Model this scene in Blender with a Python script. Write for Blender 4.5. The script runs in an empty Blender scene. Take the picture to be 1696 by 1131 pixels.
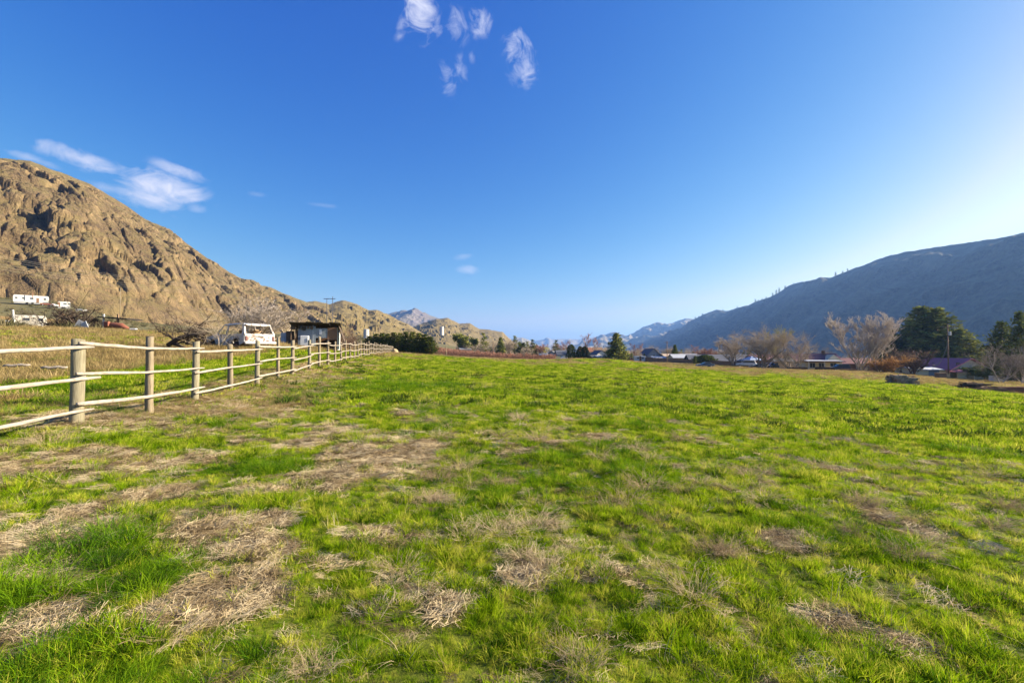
import bpy, bmesh, math, random
import numpy as np
from mathutils import Vector, Matrix, Euler
random.seed(7); RNG = np.random.default_rng(7)
R = math.radians
scene = bpy.context.scene
COL = scene.collection

# ------------------------------------------------------------------ camera, sky, sun, exposure
F = 801.0; CX = 848.0; CY = 565.5; CAMZ = 1.6; PITCH = math.atan(20.5/F)
cam_d = bpy.data.cameras.new('camera'); cam = bpy.data.objects.new('camera', cam_d); COL.objects.link(cam)
cam_d.sensor_width = 36; cam_d.lens = 36*F/1696; cam_d.clip_start = 0.05; cam_d.clip_end = 60000
cam.location = (0, 0, CAMZ); cam.rotation_euler = (R(90)+PITCH, 0, 0)
scene.camera = cam
scene.view_settings.view_transform = 'Standard'; scene.view_settings.look = 'None'
scene.view_settings.exposure = 1.7; scene.view_settings.gamma = 1
cy = scene.cycles; cy.max_bounces = 6; cy.diffuse_bounces = 3; cy.glossy_bounces = 2; cy.transmission_bounces = 4; cy.volume_bounces = 0; cy.transparent_max_bounces = 4; cy.caustics_reflective = False; cy.caustics_refractive = False
SUN_AZ, SUN_EL = R(84), R(23)
D = Vector((math.sin(SUN_AZ)*math.cos(SUN_EL), math.cos(SUN_AZ)*math.cos(SUN_EL), math.sin(SUN_EL)))
sun_d = bpy.data.lights.new('sun', 'SUN'); sun = bpy.data.objects.new('sun', sun_d); COL.objects.link(sun)
sun_d.energy = 5.0; sun_d.angle = R(0.5); sun_d.color = (1.0, 0.86, 0.66)
sun.rotation_euler = D.to_track_quat('Z', 'Y').to_euler()

def W(px, py, d):
    """world point seen at photo pixel (px,py) and lying d metres ahead"""
    v = (CY-py)/F; c, s = math.cos(PITCH), math.sin(PITCH)
    t = d/(c-s*v)
    return Vector((t*(px-CX)/F, d, CAMZ+t*(s+c*v)))

def make_world():
    w = bpy.data.worlds.new('World'); scene.world = w; w.use_nodes = True
    nt = w.node_tree; N = nt.nodes; L = nt.links; N.clear()
    out = N.new('ShaderNodeOutputWorld'); bg = N.new('ShaderNodeBackground'); L.new(bg.outputs[0], out.inputs[0])
    sky = N.new('ShaderNodeTexSky'); sky.sky_type = 'NISHITA'; sky.sun_disc = False
    sky.sun_elevation = SUN_EL; sky.sun_rotation = SUN_AZ; sky.altitude = 400
    sky.air_density = 0.85; sky.dust_density = 1.1; sky.ozone_density = 3.0
    # the camera's colour response to the sky: one power curve per channel
    sep = N.new('ShaderNodeSeparateColor'); com = N.new('ShaderNodeCombineColor'); chan = []; L.new(sky.outputs[0], sep.inputs[0])
    for k, (a_, p_) in enumerate(SKY_CURVE):
        m1 = N.new('ShaderNodeMath'); m1.operation = 'MULTIPLY'; m1.inputs[1].default_value = 0.1516; L.new(sep.outputs[k], m1.inputs[0])
        m2 = N.new('ShaderNodeMath'); m2.operation = 'POWER'; m2.inputs[1].default_value = p_; L.new(m1.outputs[0], m2.inputs[0])
        m3 = N.new('ShaderNodeMath'); m3.operation = 'MULTIPLY'; m3.inputs[1].default_value = a_/(SKY_STR*3.031); L.new(m2.outputs[0], m3.inputs[0])
        m4 = N.new('ShaderNodeMath'); m4.operation = 'MINIMUM'; m4.inputs[1].default_value = 1.05/(SKY_STR*3.031); L.new(m3.outputs[0], m4.inputs[0]); chan.append(m4.outputs[0])
    lim = N.new('ShaderNodeMath'); lim.operation = 'MULTIPLY'; lim.inputs[1].default_value = 0.86; L.new(chan[1], lim.inputs[0])
    mn = N.new('ShaderNodeMath'); mn.operation = 'MINIMUM'; L.new(chan[0], mn.inputs[0]); L.new(lim.outputs[0], mn.inputs[1]); L.new(mn.outputs[0], com.inputs[0]); L.new(chan[1], com.inputs[1]); L.new(chan[2], com.inputs[2])
    tc = N.new('ShaderNodeTexCoord')
    def math_(op, a, b=None, c=None, clamp=False):
        n = N.new('ShaderNodeMath'); n.operation = op; n.use_clamp = clamp
        for i, v in enumerate((a, b, c)):
            if v is None: continue
            if hasattr(v, 'links'): L.new(v, n.inputs[i])
            else: n.inputs[i].default_value = v
        return n.outputs[0]
    def dot(vec):
        n = N.new('ShaderNodeVectorMath'); n.operation = 'DOT_PRODUCT'
        L.new(tc.outputs['Generated'], n.inputs[0]); n.inputs[1].default_value = vec
        return n.outputs['Value']
    def noise(scale, det, rough, sx=1, sy=1, sz=1, dist=0.0):
        m = N.new('ShaderNodeMapping'); m.inputs['Scale'].default_value = (sx, sy, sz)
        L.new(tc.outputs['Generated'], m.inputs[0])
        n = N.new('ShaderNodeTexNoise'); n.inputs['Scale'].default_value = scale
        n.inputs['Detail'].default_value = det; n.inputs['Roughness'].default_value = rough
        n.inputs['Distortion'].default_value = dist
        L.new(m.outputs[0], n.inputs['Vector']); return n.outputs['Fac']
    nb = noise(22, 10, 0.60, 1, 1, 2.0, .7); nw = noise(26, 12, 0.64, 1, 1, 1, .9)
    # small wind-torn clouds: (px, py, half width, half height, tilt deg, density, soft)
    clouds = [(266, 309, 92, 28, 8, .97, 0), (245, 330, 80, 18, 10, .8, 0), (130, 262, 92, 18, 12, .85, 0),
              (298, 284, 56, 12, 12, .6, 0), (180, 312, 40, 9, 6, .38, 0), (50, 262, 55, 8, 10, .40, 0), (325, 345, 20, 12, 0, .35, 0),
              (694, 26, 34, 44, -12, .85, 1), (664, 42, 14, 26, 12, .42, 1), (755, 42, 22, 30, -15, .48, 1), (796, 36, 22, 24, 20, .62, 1), (725, 45, 12, 18, 0, .35, 1),
              (740, 134, 20, 26, -20, .52, 1), (766, 118, 12, 26, -10, .36, 1), (781, 95, 8, 12, 0, .32, 1),
              (862, 96, 27, 46, -16, .72, 1), (860, 124, 22, 12, 0, .35, 1), (774, 447, 20, 9, 0, .42, 0), (768, 425, 18, 6, -8, .32, 0), (425, 322, 22, 5, 0, .16, 0), (535, 340, 30, 4, 0, .12, 0)]
    tot = None
    for px, py, hw, hh, tilt, dens, kind in clouds:
        c = (W(px, py, 1)-Vector((0, 0, CAMZ))); c.normalize()
        right = c.cross(Vector((0, 0, 1))).normalized(); up = right.cross(c).normalized()
        a = R(-tilt); r2 = right*math.cos(a)+up*math.sin(a); u2 = up*math.cos(a)-right*math.sin(a)
        # pixel to tangent size near this direction
        k = c.y; A = hw/F*k*(c.y if abs(px-CX) > 300 else 1); B = hh/F*k
        x = math_('DIVIDE', dot(r2), A*1.3); y = math_('DIVIDE', dot(u2), B*1.3)
        e = math_('ADD', math_('MULTIPLY', x, x), math_('MULTIPLY', y, y))
        e = math_('SQRT', e)
        m = math_('SUBTRACT', 1.0, e, clamp=True)
        front = math_('GREATER_THAN', dot(c), 0.5)
        m = math_('MULTIPLY', m, front)
        # erode with noise
        n = nb if kind == 0 else nw
        g = math_('ADD', math_('MULTIPLY', n, 1.7 if kind == 0 else 2.6), math_('MULTIPLY', m, 0.95 if kind == 0 else 0.8))
        v = math_('MULTIPLY', math_('SUBTRACT', g, 1.05 if kind == 0 else 1.52), 1.35, clamp=True)
        v = math_('MULTIPLY', v, math_('MULTIPLY', m, 2.2, clamp=True))
        v = math_('MULTIPLY', v, dens, clamp=True)
        tot = v if tot is None else math_('MAXIMUM', tot, v)
    mix = N.new('ShaderNodeMix'); mix.data_type = 'RGBA'
    L.new(tot, mix.inputs['Factor']); L.new(com.outputs[0], mix.inputs['A']); mix.inputs['B'].default_value = CLOUD_COL
    L.new(mix.outputs['Result'], bg.inputs['Color']); bg.inputs['Strength'].default_value = SKY_STR
SKY_STR = 0.07; SKY_CURVE = ((4.8, 2.40), (1.50, 1.42), (0.97, 0.55)); CLOUD_COL = (4.0, 4.1, 4.8, 1)
make_world()

# ------------------------------------------------------------------ noise in numpy
def _h(ix, iy, iz, s):
    M_ = np.uint32(0xffffffff)
    h = (ix.astype(np.int64)*374761393 + iy.astype(np.int64)*668265263 + iz.astype(np.int64)*2147483647 + s*1274126177) & 0xffffffff
    h = ((h ^ (h >> 13))*1274126177) & 0xffffffff
    h = (h ^ (h >> 16)) & 0xffffffff
    h = (h*2246822519) & 0xffffffff
    return ((h ^ (h >> 15)) & 0xffffff)/float(0xffffff)
def vn(x, y, z=0.0, s=0):
    x = np.asarray(x, float); y = np.asarray(y, float); z = np.zeros_like(x)+z
    ix, iy, iz = np.floor(x), np.floor(y), np.floor(z); fx, fy, fz = x-ix, y-iy, z-iz
    ix = ix.astype(np.int64); iy = iy.astype(np.int64); iz = iz.astype(np.int64)
    fx = fx*fx*fx*(fx*(fx*6-15)+10); fy = fy*fy*fy*(fy*(fy*6-15)+10); fz = fz*fz*fz*(fz*(fz*6-15)+10)
    r = 0
    for a in (0, 1):
        for b in (0, 1):
            for c in (0, 1):
                r = r + _h(ix+a, iy+b, iz+c, s)*(fx if a else 1-fx)*(fy if b else 1-fy)*(fz if c else 1-fz)
    return r*2-1
def fbm(x, y, z=0.0, o=4, s=0, g=0.5, lac=2.03, ridged=False):
    r = 0; a = 1; t = 0
    for i in range(o):
        n = vn(np.asarray(x)*lac**i+i*17.3, np.asarray(y)*lac**i-i*9.1, np.asarray(z)*lac**i+i*3.7, s+i)
        if ridged: n = 1-2*np.abs(n)
        r = r+a*n; t += a; a *= g
    return r/t
def vor(x, y, z, s=0):
    """facets: F1, F2, cell random, offset to the cell's centre"""
    ix, iy, iz = np.floor(x).astype(np.int64), np.floor(y).astype(np.int64), np.floor(z).astype(np.int64)
    f1 = np.full(x.shape, 9.0); f2 = np.full(x.shape, 9.0); cid = np.zeros(x.shape); o = [np.zeros(x.shape) for _ in range(3)]; rs = [np.zeros(x.shape) for _ in range(3)]
    for a in (-1, 0, 1):
        for b in (-1, 0, 1):
            for c in (-1, 0, 1):
                jx, jy, jz = ix+a, iy+b, iz+c
                px = jx+_h(jx, jy, jz, s); py = jy+_h(jx, jy, jz, s+1); pz = jz+_h(jx, jy, jz, s+2)
                d = np.sqrt((px-x)**2+(py-y)**2+(pz-z)**2)
                near = d < f1
                f2 = np.where(near, f1, np.minimum(f2, d))
                cid = np.where(near, _h(jx, jy, jz, s+3), cid)
                for k, q in enumerate((x-px, y-py, z-pz)): o[k] = np.where(near, q, o[k])
                for k in range(3): rs[k] = np.where(near, _h(jx, jy, jz, s+4+k)*2-1, rs[k])
                f1 = np.where(near, d, f1)
    return f1, f2, cid, o, rs
def sst(a, b, x):
    t = np.clip((x-a)/(b-a), 0, 1); return t*t*(3-2*t)

# ------------------------------------------------------------------ object helpers
def tag(o, label=None, cat=None, group=None, kind=None):
    if label: o['label'] = label
    if cat: o['category'] = cat
    if group: o['group'] = group
    if kind: o['kind'] = kind
    return o
def empty(name, loc=(0, 0, 0), rz=0, label=None, cat=None, group=None):
    o = bpy.data.objects.new(name, None); COL.objects.link(o); o.location = loc; o.rotation_euler = (0, 0, rz)
    o.empty_display_size = 0.3
    return tag(o, label, cat, group)
def link(name, me, parent=None, mat=None):
    o = bpy.data.objects.new(name, me); COL.objects.link(o)
    if mat is not None and len(me.materials) == 0: me.materials.append(mat)
    if parent is not None: o.parent = parent
    return o
def np_mesh(name, V, Fq, mat=None, smooth=False, mats=None):
    """V (n,3), Fq (m,k) all faces with k corners"""
    me = bpy.data.meshes.new(name); V = np.ascontiguousarray(V, dtype=np.float32); Fq = np.ascontiguousarray(Fq, dtype=np.int32)
    m, k = Fq.shape
    me.vertices.add(len(V)); me.vertices.foreach_set('co', V.ravel())
    me.loops.add(m*k); me.loops.foreach_set('vertex_index', Fq.ravel())
    me.polygons.add(m); me.polygons.foreach_set('loop_start', np.arange(m, dtype=np.int32)*k)
    me.polygons.foreach_set('loop_total', np.full(m, k, dtype=np.int32))
    if smooth: me.polygons.foreach_set('use_smooth', np.ones(m, dtype=bool))
    me.update(calc_edges=True)
    if mat is not None: me.materials.append(mat)
    return me
class MB:
    """collects shapes; build() links them as ONE mesh object"""
    def __init__(s): s.v = []; s.f = []; s.mi = []; s.m = 0
    def add(s, vs, fs):
        b = len(s.v); s.v += [tuple(v) for v in vs]; s.f += [tuple(b+i for i in f) for f in fs]; s.mi += [s.m]*len(fs); return s
    def box(s, c, d, rz=0, ry=0, rx=0):
        m = Euler((rx, ry, rz)).to_matrix(); c = Vector(c); h = [x/2 for x in d]
        vs = [c+m @ Vector((x*h[0], y*h[1], z*h[2])) for x in (-1, 1) for y in (-1, 1) for z in (-1, 1)]
        return s.add(vs, [(0, 1, 3, 2), (4, 6, 7, 5), (0, 4, 5, 1), (2, 3, 7, 6), (0, 2, 6, 4), (1, 5, 7, 3)])
    def tube(s, pts, rs, n=6, cap=True):
        pts = [Vector(p) for p in pts]; rs = rs if isinstance(rs, (list, tuple)) else [rs]*len(pts); vs = []; fs = []
        for i, p in enumerate(pts):
            t = (pts[min(i+1, len(pts)-1)]-pts[max(i-1, 0)]).normalized()
            a = Vector((0, 0, 1)) if abs(t.z) < 0.9 else Vector((1, 0, 0))
            u = t.cross(a).normalized(); w = t.cross(u)
            for k in range(n):
                q = 2*math.pi*k/n; vs.append(p+(u*math.cos(q)+w*math.sin(q))*rs[i])
        for i in range(len(pts)-1):
            for k in range(n): fs.append((i*n+k, i*n+(k+1) % n, (i+1)*n+(k+1) % n, (i+1)*n+k))
        if cap: fs += [tuple(range(n)), tuple((len(pts)-1)*n+k for k in range(n-1, -1, -1))]
        return s.add(vs, fs)
    def prism(s, poly, y0, y1, ax='y', off=(0, 0, 0)):
        n = len(poly); o = Vector(off)
        def P(a, b, y): return o+(Vector((a, y, b)) if ax == 'y' else Vector((y, a, b)) if ax == 'x' else Vector((a, b, y)))
        vs = [P(a, b, y0) for a, b in poly]+[P(a, b, y1) for a, b in poly]
        fs = [(i, (i+1) % n, n+(i+1) % n, n+i) for i in range(n)]+[tuple(range(n-1, -1, -1)), tuple(range(n, 2*n))]
        return s.add(vs, fs)
    def quad(s, *p): return s.add(p, [tuple(range(len(p)))])
    def build(s, name, mat, parent=None, bevel=0, smooth=False, seg=1):
        me = bpy.data.meshes.new(name); me.from_pydata(s.v, [], s.f)
        for m in (mat if isinstance(mat, (list, tuple)) else [mat]): me.materials.append(m)
        me.polygons.foreach_set('material_index', s.mi)
        bm = bmesh.new(); bm.from_mesh(me)
        bmesh.ops.recalc_face_normals(bm, faces=bm.faces)
        if bevel: bmesh.ops.bevel(bm, geom=list(bm.edges), offset=bevel, segments=seg, affect='EDGES', profile=0.5, clamp_overlap=True)
        if smooth:
            for f in bm.faces: f.smooth = True
        bm.to_mesh(me); bm.free()
        return link(name, me, parent)
def copy_tree(o, parent=None):
    c = o.copy(); COL.objects.link(c)
    if parent is not None: c.parent = parent
    for ch in [x for x in KIDS.get(o.name, [])]: copy_tree(ch, c)
    return c
KIDS = {}
def kids(o):
    """remember the children of a prototype (children are looked up once, not per copy)"""
    ch = [x for x in bpy.data.objects if x.parent is o]
    KIDS[o.name] = ch
    for c in ch: kids(c)
    return o

# ------------------------------------------------------------------ materials
def mat_base(name, rough=0.85, spec=0.3):
    m = bpy.data.materials.new(name); m.use_nodes = True; nt = m.node_tree
    b = nt.nodes['Principled BSDF']; b.inputs['Roughness'].default_value = rough
    b.inputs['Specular IOR Level'].default_value = spec
    return m, nt, b
def ramp(nt, fac, stops, interp='LINEAR'):
    r = nt.nodes.new('ShaderNodeValToRGB'); r.color_ramp.interpolation = interp; e = r.color_ramp.elements
    while len(e) < len(stops): e.new(0.5)
    for i, (p, c) in enumerate(stops): e[i].position = p; e[i].color = (*c, 1)
    nt.links.new(fac, r.inputs[0]); return r.outputs[0]
def nz(nt, scale, det=5, rough=0.6, dist=0, stretch=None, coord='Object', rot=None):
    n = nt.nodes.new('ShaderNodeTexNoise'); n.inputs['Scale'].default_value = scale; n.inputs['Detail'].default_value = det
    n.inputs['Roughness'].default_value = rough; n.inputs['Distortion'].default_value = dist
    if coord == 'World':
        g = nt.nodes.new('ShaderNodeNewGeometry'); src = g.outputs['Position']
    else:
        g = nt.nodes.new('ShaderNodeTexCoord'); src = g.outputs['Object']
    if stretch or rot:
        mp = nt.nodes.new('ShaderNodeMapping')
        if stretch: mp.inputs['Scale'].default_value = stretch
        if rot: mp.inputs['Rotation'].default_value = rot
        nt.links.new(src, mp.inputs[0]); src = mp.outputs[0]
    nt.links.new(src, n.inputs['Vector']); return n.outputs['Fac']
def mixc(nt, fac, a, b, blend='MIX'):
    n = nt.nodes.new('ShaderNodeMix'); n.data_type = 'RGBA'; n.blend_type = blend
    for k, v in (('Factor', fac), ('A', a), ('B', b)):
        sock = n.inputs[k]
        if hasattr(v, 'links'): nt.links.new(v, sock)
        elif k == 'Factor': sock.default_value = v
        else: sock.default_value = (*v, 1)
    return n.outputs['Result']
def mth(nt, op, a, b=None, clamp=False):
    n = nt.nodes.new('ShaderNodeMath'); n.operation = op; n.use_clamp = clamp
    for i, v in enumerate((a, b)):
        if v is None: continue
        if hasattr(v, 'links'): nt.links.new(v, n.inputs[i])
        else: n.inputs[i].default_value = v
    return n.outputs[0]
def bump(nt, b, h, dist, strength=1.0):
    n = nt.nodes.new('ShaderNodeBump'); n.inputs['Distance'].default_value = dist; n.inputs['Strength'].default_value = strength
    nt.links.new(h, n.inputs['Height']); nt.links.new(n.outputs[0], b.inputs['Normal'])
def simple(name, c1, c2=None, scale=3.0, rough=0.8, spec=0.3, metal=0, bmp=0, stretch=None, det=5, lo=.35, hi=.65):
    m, nt, b = mat_base(name, rough, spec)
    c2 = c2 or tuple(x*0.75 for x in c1)
    n = nz(nt, scale, det, 0.6, 0, stretch)
    nt.links.new(ramp(nt, n, [(lo, c2), (hi, c1)]), b.inputs['Base Color']); b.inputs['Metallic'].default_value = metal
    if bmp: bump(nt, b, n, bmp)
    return m
def leafmat(name, cols, scale=0.5, trans=0.35, coord='World', rnd=0.5, rough=0.6):
    m = bpy.data.materials.new(name); m.use_nodes = True; nt = m.node_tree; nt.nodes.clear()
    out = nt.nodes.new('ShaderNodeOutputMaterial'); mx = nt.nodes.new('ShaderNodeMixShader')
    d = nt.nodes.new('ShaderNodeBsdfDiffuse'); t = nt.nodes.new('ShaderNodeBsdfTranslucent')
    n = nz(nt, scale, 4, 0.65, 0, None, coord)
    oi = nt.nodes.new('ShaderNodeObjectInfo')
    f = mth(nt, 'ADD', mth(nt, 'MULTIPLY', mth(nt, 'SUBTRACT', oi.outputs['Random'], .5), rnd*0.5), n)
    c = ramp(nt, f, [(0.28+0.44*i/(len(cols)-1), k) for i, k in enumerate(cols)])
    nt.links.new(c, d.inputs[0]); nt.links.new(c, t.inputs[0])
    mx.inputs[0].default_value = trans
    nt.links.new(d.outputs[0], mx.inputs[1]); nt.links.new(t.outputs[0], mx.inputs[2]); nt.links.new(mx.outputs[0], out.inputs[0])
    return m
# ------------------------------------------------------------------ lie of the land
def fence_x(y): return -5.77-0.193*y
# control points read off the photograph: (px, py of the ground, metres ahead)
CTRL = [(130,703,8.2),(248,686,10.4),(325,664,12.5),(384,649.5,14.9),(426,638.5,17.3),(461,627.5,19.9),(484,622,22.1),(513,612,25.6),(543,605.5,30.8),
        (592,594,45),(625,588.5,64),(650,585,100),
        (60,668,10.6),(200,640,13.5),(300,622,17.5),(400,605,22),(470,596,27),
        (0,546,38),(150,549,40),(270,555,40),(400,574.5,31),(440,573.5,31),(370,575,31),(530,578,52),(450,572,45),
        (40,545,100),(195,555,60),(120,551,58),(0,520,165),(60,506,205),(130,512,215),(200,530,260),(0,494,255),(80,499,258),(130,508,262),(300,540,300),(400,552,340),(480,560,300),(560,566,260),(440,566,75),
        (606,562,240),(690,564,600),(610,582,125),(700,587.5,125),(740,591,140),(800,593,150),(760,586,240),(830,587,260),(900,590,230),(885,594.5,215),
        (960,597,185),(1021,599.5,187),(1100,600,180),(1200,604,165),(1170,608,135),(1300,612.5,122),(1370,614,128),(1450,617,128),(1530,621,125),(1600,628.5,113),(1690,632,113),
        (1494,637,60),(1640,650,50),(1696,655,50),(1420,616,105),(1250,611,118)]
_P = []; _Hh = []
def _add(x, y, h): _P.append((x, y)); _Hh.append(h)
for a, b, d in CTRL:
    p = W(a, b, d); _add(p.x, p.y, p.z)
def plane(x): return -0.042*np.clip(x, -40, 130)
for r in (0.4, 1.5, 3.0, 6.0):
    for az in range(-180, 180, 40): 
        x, y = r*math.sin(R(az)), r*math.cos(R(az)); _add(x, y, float(plane(x)))
for r in (11, 20, 35):
    for az in (-12, 10, 32, 52, 90, 140, 180, 220):
        x, y = r*math.sin(R(az)), r*math.cos(R(az)); _add(x, y, float(plane(x)))
for r, az, h in [(110,10,0.4),(80,30,-1.6),(90,5,0.1),(60,20,-0.8),(400,0,-3),(400,20,-5),(400,40,-9),(420,55,-11),(900,-5,-2),(900,15,-9),(900,35,-12),(900,50,-14),(300,-60,40),(300,-80,60),(100,-80,14),(60,-90,8),
                 (30,-70,2.4),(40,-60,2.2),(150,90,-9),(150,130,-8),(150,180,0),(150,-130,10),(1000,90,-12),(1000,180,-10),(1000,-130,40),(900,-50,60),(900,-30,30),
                 (2500,0,-12),(2500,25,-16),(2500,50,-18),(2500,-25,10),(9000,0,-20),(9000,45,-20),(9000,90,-20),(9000,180,-20),(9000,-90,-20),(9000,-45,-20)]:
    _add(r*math.sin(R(az)), r*math.cos(R(az)), h)
_P = np.array(_P); _Hh = np.array(_Hh)
def _feat(x, y):
    r = np.sqrt(x*x+y*y)+1e-6
    return np.stack([2.6*x/r, 2.6*y/r, np.log(r+1.0)], -1)
_Fp = _feat(_P[:, 0], _P[:, 1])
def _ker(A, B): return np.sqrt(((A[:, None, :]-B[None])**2).sum(-1)+0.02)
_w = np.linalg.solve(_ker(_Fp, _Fp)+np.eye(len(_P))*1e-3, _Hh-plane(_P[:, 0]))
def ground_h(x, y, detail=True):
    x = np.atleast_1d(np.asarray(x, float)); y = np.atleast_1d(np.asarray(y, float)); out = np.empty(x.shape)
    for i in range(0, len(x), 40000):
        s = slice(i, i+40000); out[s] = plane(x[s])+_ker(_feat(x[s], y[s]), _Fp) @ _w
    if detail:
        r = np.sqrt(x*x+y*y)
        out += 0.05*fbm(x/3.1, y/3.1, o=3, s=3)*sst(0, 4, r)+0.028*fbm(x/0.5, y/0.5, o=3, s=9)*(1-sst(25, 60, r))
        out += 0.25*fbm(x/22, y/22, o=3, s=5)*sst(300, 600, r)
    return out
def gz(x, y): return float(ground_h([x], [y])[0])
def place(px, d):
    x = d*(px-CX)/F*1.0
    v = Vector((x, d, 0)); v.z = gz(v.x, v.y); return v

def gp(px, py):
    """ground point under a photo pixel: walk out along the ray until it dips below the ground"""
    o = Vector((0, 0, CAMZ)); dr = W(px, py, 1)-o; ts = np.geomspace(0.8, 600, 500)
    below = CAMZ+dr.z*ts < ground_h(dr.x*ts, dr.y*ts, False)
    k = int(np.argmax(below)) if below.any() else len(ts)-1; p = o+dr*float(ts[k]); p.z = gz(p.x, p.y); return p

# ------------------------------------------------------------------ what grows where (0..1 masks)
PATCH = [(655,765,95,42),(600,740,60,30),(560,790,60,25),(330,885,95,35),(180,770,100,32),(110,905,120,48),(380,985,90,40),(300,1030,70,25),(20,1060,70,45),(620,888,55,20),(500,735,35,12),(30,890,60,40),(250,820,50,20),
         (1380,780,30,4),(1330,765,14,4),(880,960,18,7),(1290,900,18,5),(1390,1030,14,6),(1500,1065,24,5),(740,1010,40,9),(560,720,40,10),(430,920,60,25),(70,960,80,30),(700,740,60,14),
         (150,850,60,16),(330,760,50,14),(450,870,45,12)]
_pat = []
for a, b, w_, h_ in PATCH:
    c = gp(a, b); e = gp(a+w_, b); f = gp(a, b-h_*0.95); g = gp(a, b+h_*0.95)
    _pat.append((c.x, (f.y+g.y)/2, max(0.2, e.x-c.x), max(0.2, (f.y-g.y)/2)))
def _lane(pts):
    q = sorted((g.y, -(g.x-fence_x(g.y))/1.018) for g in (gp(*p) for p in pts)); return [a for a, b in q], [b for a, b in q]
LANE_T = _lane([(0,641),(140,624),(280,606),(400,592),(500,584)]); LANE_B = _lane([(0,667),(140,656),(300,640),(400,626),(480,612)])
print('LANE', LANE_T, LANE_B)
def masks(x, y):
    """returns straw (dead litter), dirt, tan (tall dry grass), lush"""
    x = np.asarray(x, float); y = np.asarray(y, float)
    u = -(x-fence_x(y))/1.018          # metres to the left of the fence
    n1 = fbm(x/0.9, y/0.9, o=4, s=21); n2 = fbm(x/5.0, y/5.0, o=4, s=31); n3 = fbm(x/0.28, y/0.28, o=3, s=41)
    straw = np.zeros_like(x)
    for cx, cy, rx, ry in _pat:
        e = np.sqrt(((x-cx)/rx)**2+((y-cy)/ry)**2)
        straw = np.maximum(straw, 1-sst(0.50, 1.10, e+0.75*n1+0.35*n3))
    r = np.sqrt(x*x+y*y)
    leftness = sst(-3.2, 0.0, u-0.0)*0.0
    # patchy ground in the left foreground
    lf = sst(-1.2, -3.2, x)*(1-sst(9, 16, y))
    straw = np.maximum(straw, lf*0.9*sst(0.11, 0.36, n1*0.9+n2*0.3))
    # sparse little bare spots through the field
    straw = np.maximum(straw, 0.85*sst(0.42, 0.62, n1+0.4*n3-0.0)*sst(2, 6, r))
    straw = np.maximum(straw, 0.55*sst(0.38, 0.50, fbm(x/0.8, y/0.6, o=4, s=81))*(1-sst(18, 40, r)))
    # strip along the fence
    wid = 1.0*sst(8, 12, y)*(1-sst(60, 90, y)*0.4)
    strip = sst(-1.9-wid*1.3, -0.9-wid, u+1.0*n2+0.5*n1)*(1-sst(0.9, 1.7, u+0.3*n2))
    tan = strip*sst(8, 12, y+3*n2)*(0.55+0.4*sst(-0.2, 0.2, n1))
    straw = np.maximum(straw, strip*(0.55+0.40*sst(-0.15, 0.2, n1+0.3*n3))*sst(5.5, 9, y+2*n2))
    # left of the lane: tall dry grass
    lane = np.interp(y, LANE_T[0], LANE_T[1])+0.7*n2; lo_ = np.interp(y, LANE_B[0], LANE_B[1])+0.5*n2
    dry = sst(lane-0.5, lane+0.4, u)
    between = sst(1.0, 1.6, u)*(1-sst(lo_-0.3, lo_+0.5, u)); tan = np.maximum(tan, between*0.35); straw = np.maximum(straw, between*0.6)
    tan = np.maximum(tan, dry*(0.44+0.48*sst(-0.25, 0.25, n2+0.5*n1)))
    # dry band at the far edge of the field
    far = sst(58, 78, y+9*n2-0.25*np.clip(x, -50, 60))*(x > fence_x(y))*0.0
    az = x/np.maximum(y, 0.1)
    edge = 132-52*sst(0.25, 0.75, az)
    far = sst(edge*0.72, edge*0.98, y+6*n2)
    tan = np.maximum(tan, far*0.8*(u < 1))
    tan = np.maximum(tan, sst(0.12, 0.45, fbm(x/9, y/16, o=4, s=51))*sst(20, 45, y)*0.6)
    straw = np.where(u > lo_, np.where(dry > 0.5, straw*0.3, straw*0.35), straw)
    tan = np.maximum(tan, 0.75*sst(0.16, 0.42, fbm(x/2.4, y/4.5, o=5, s=151))*sst(7, 16, y)*(u < 0))
    lush = sst(0.05, 0.4, fbm(x/1.6, y/1.6, o=3, s=61))
    dirt = np.clip(straw, 0, 1)*sst(0.05, 0.35, fbm(x/0.7, y/0.7, o=3, s=71))
    return np.clip(straw, 0, 1), dirt, np.clip(tan, 0, 1), lush, u

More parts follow.
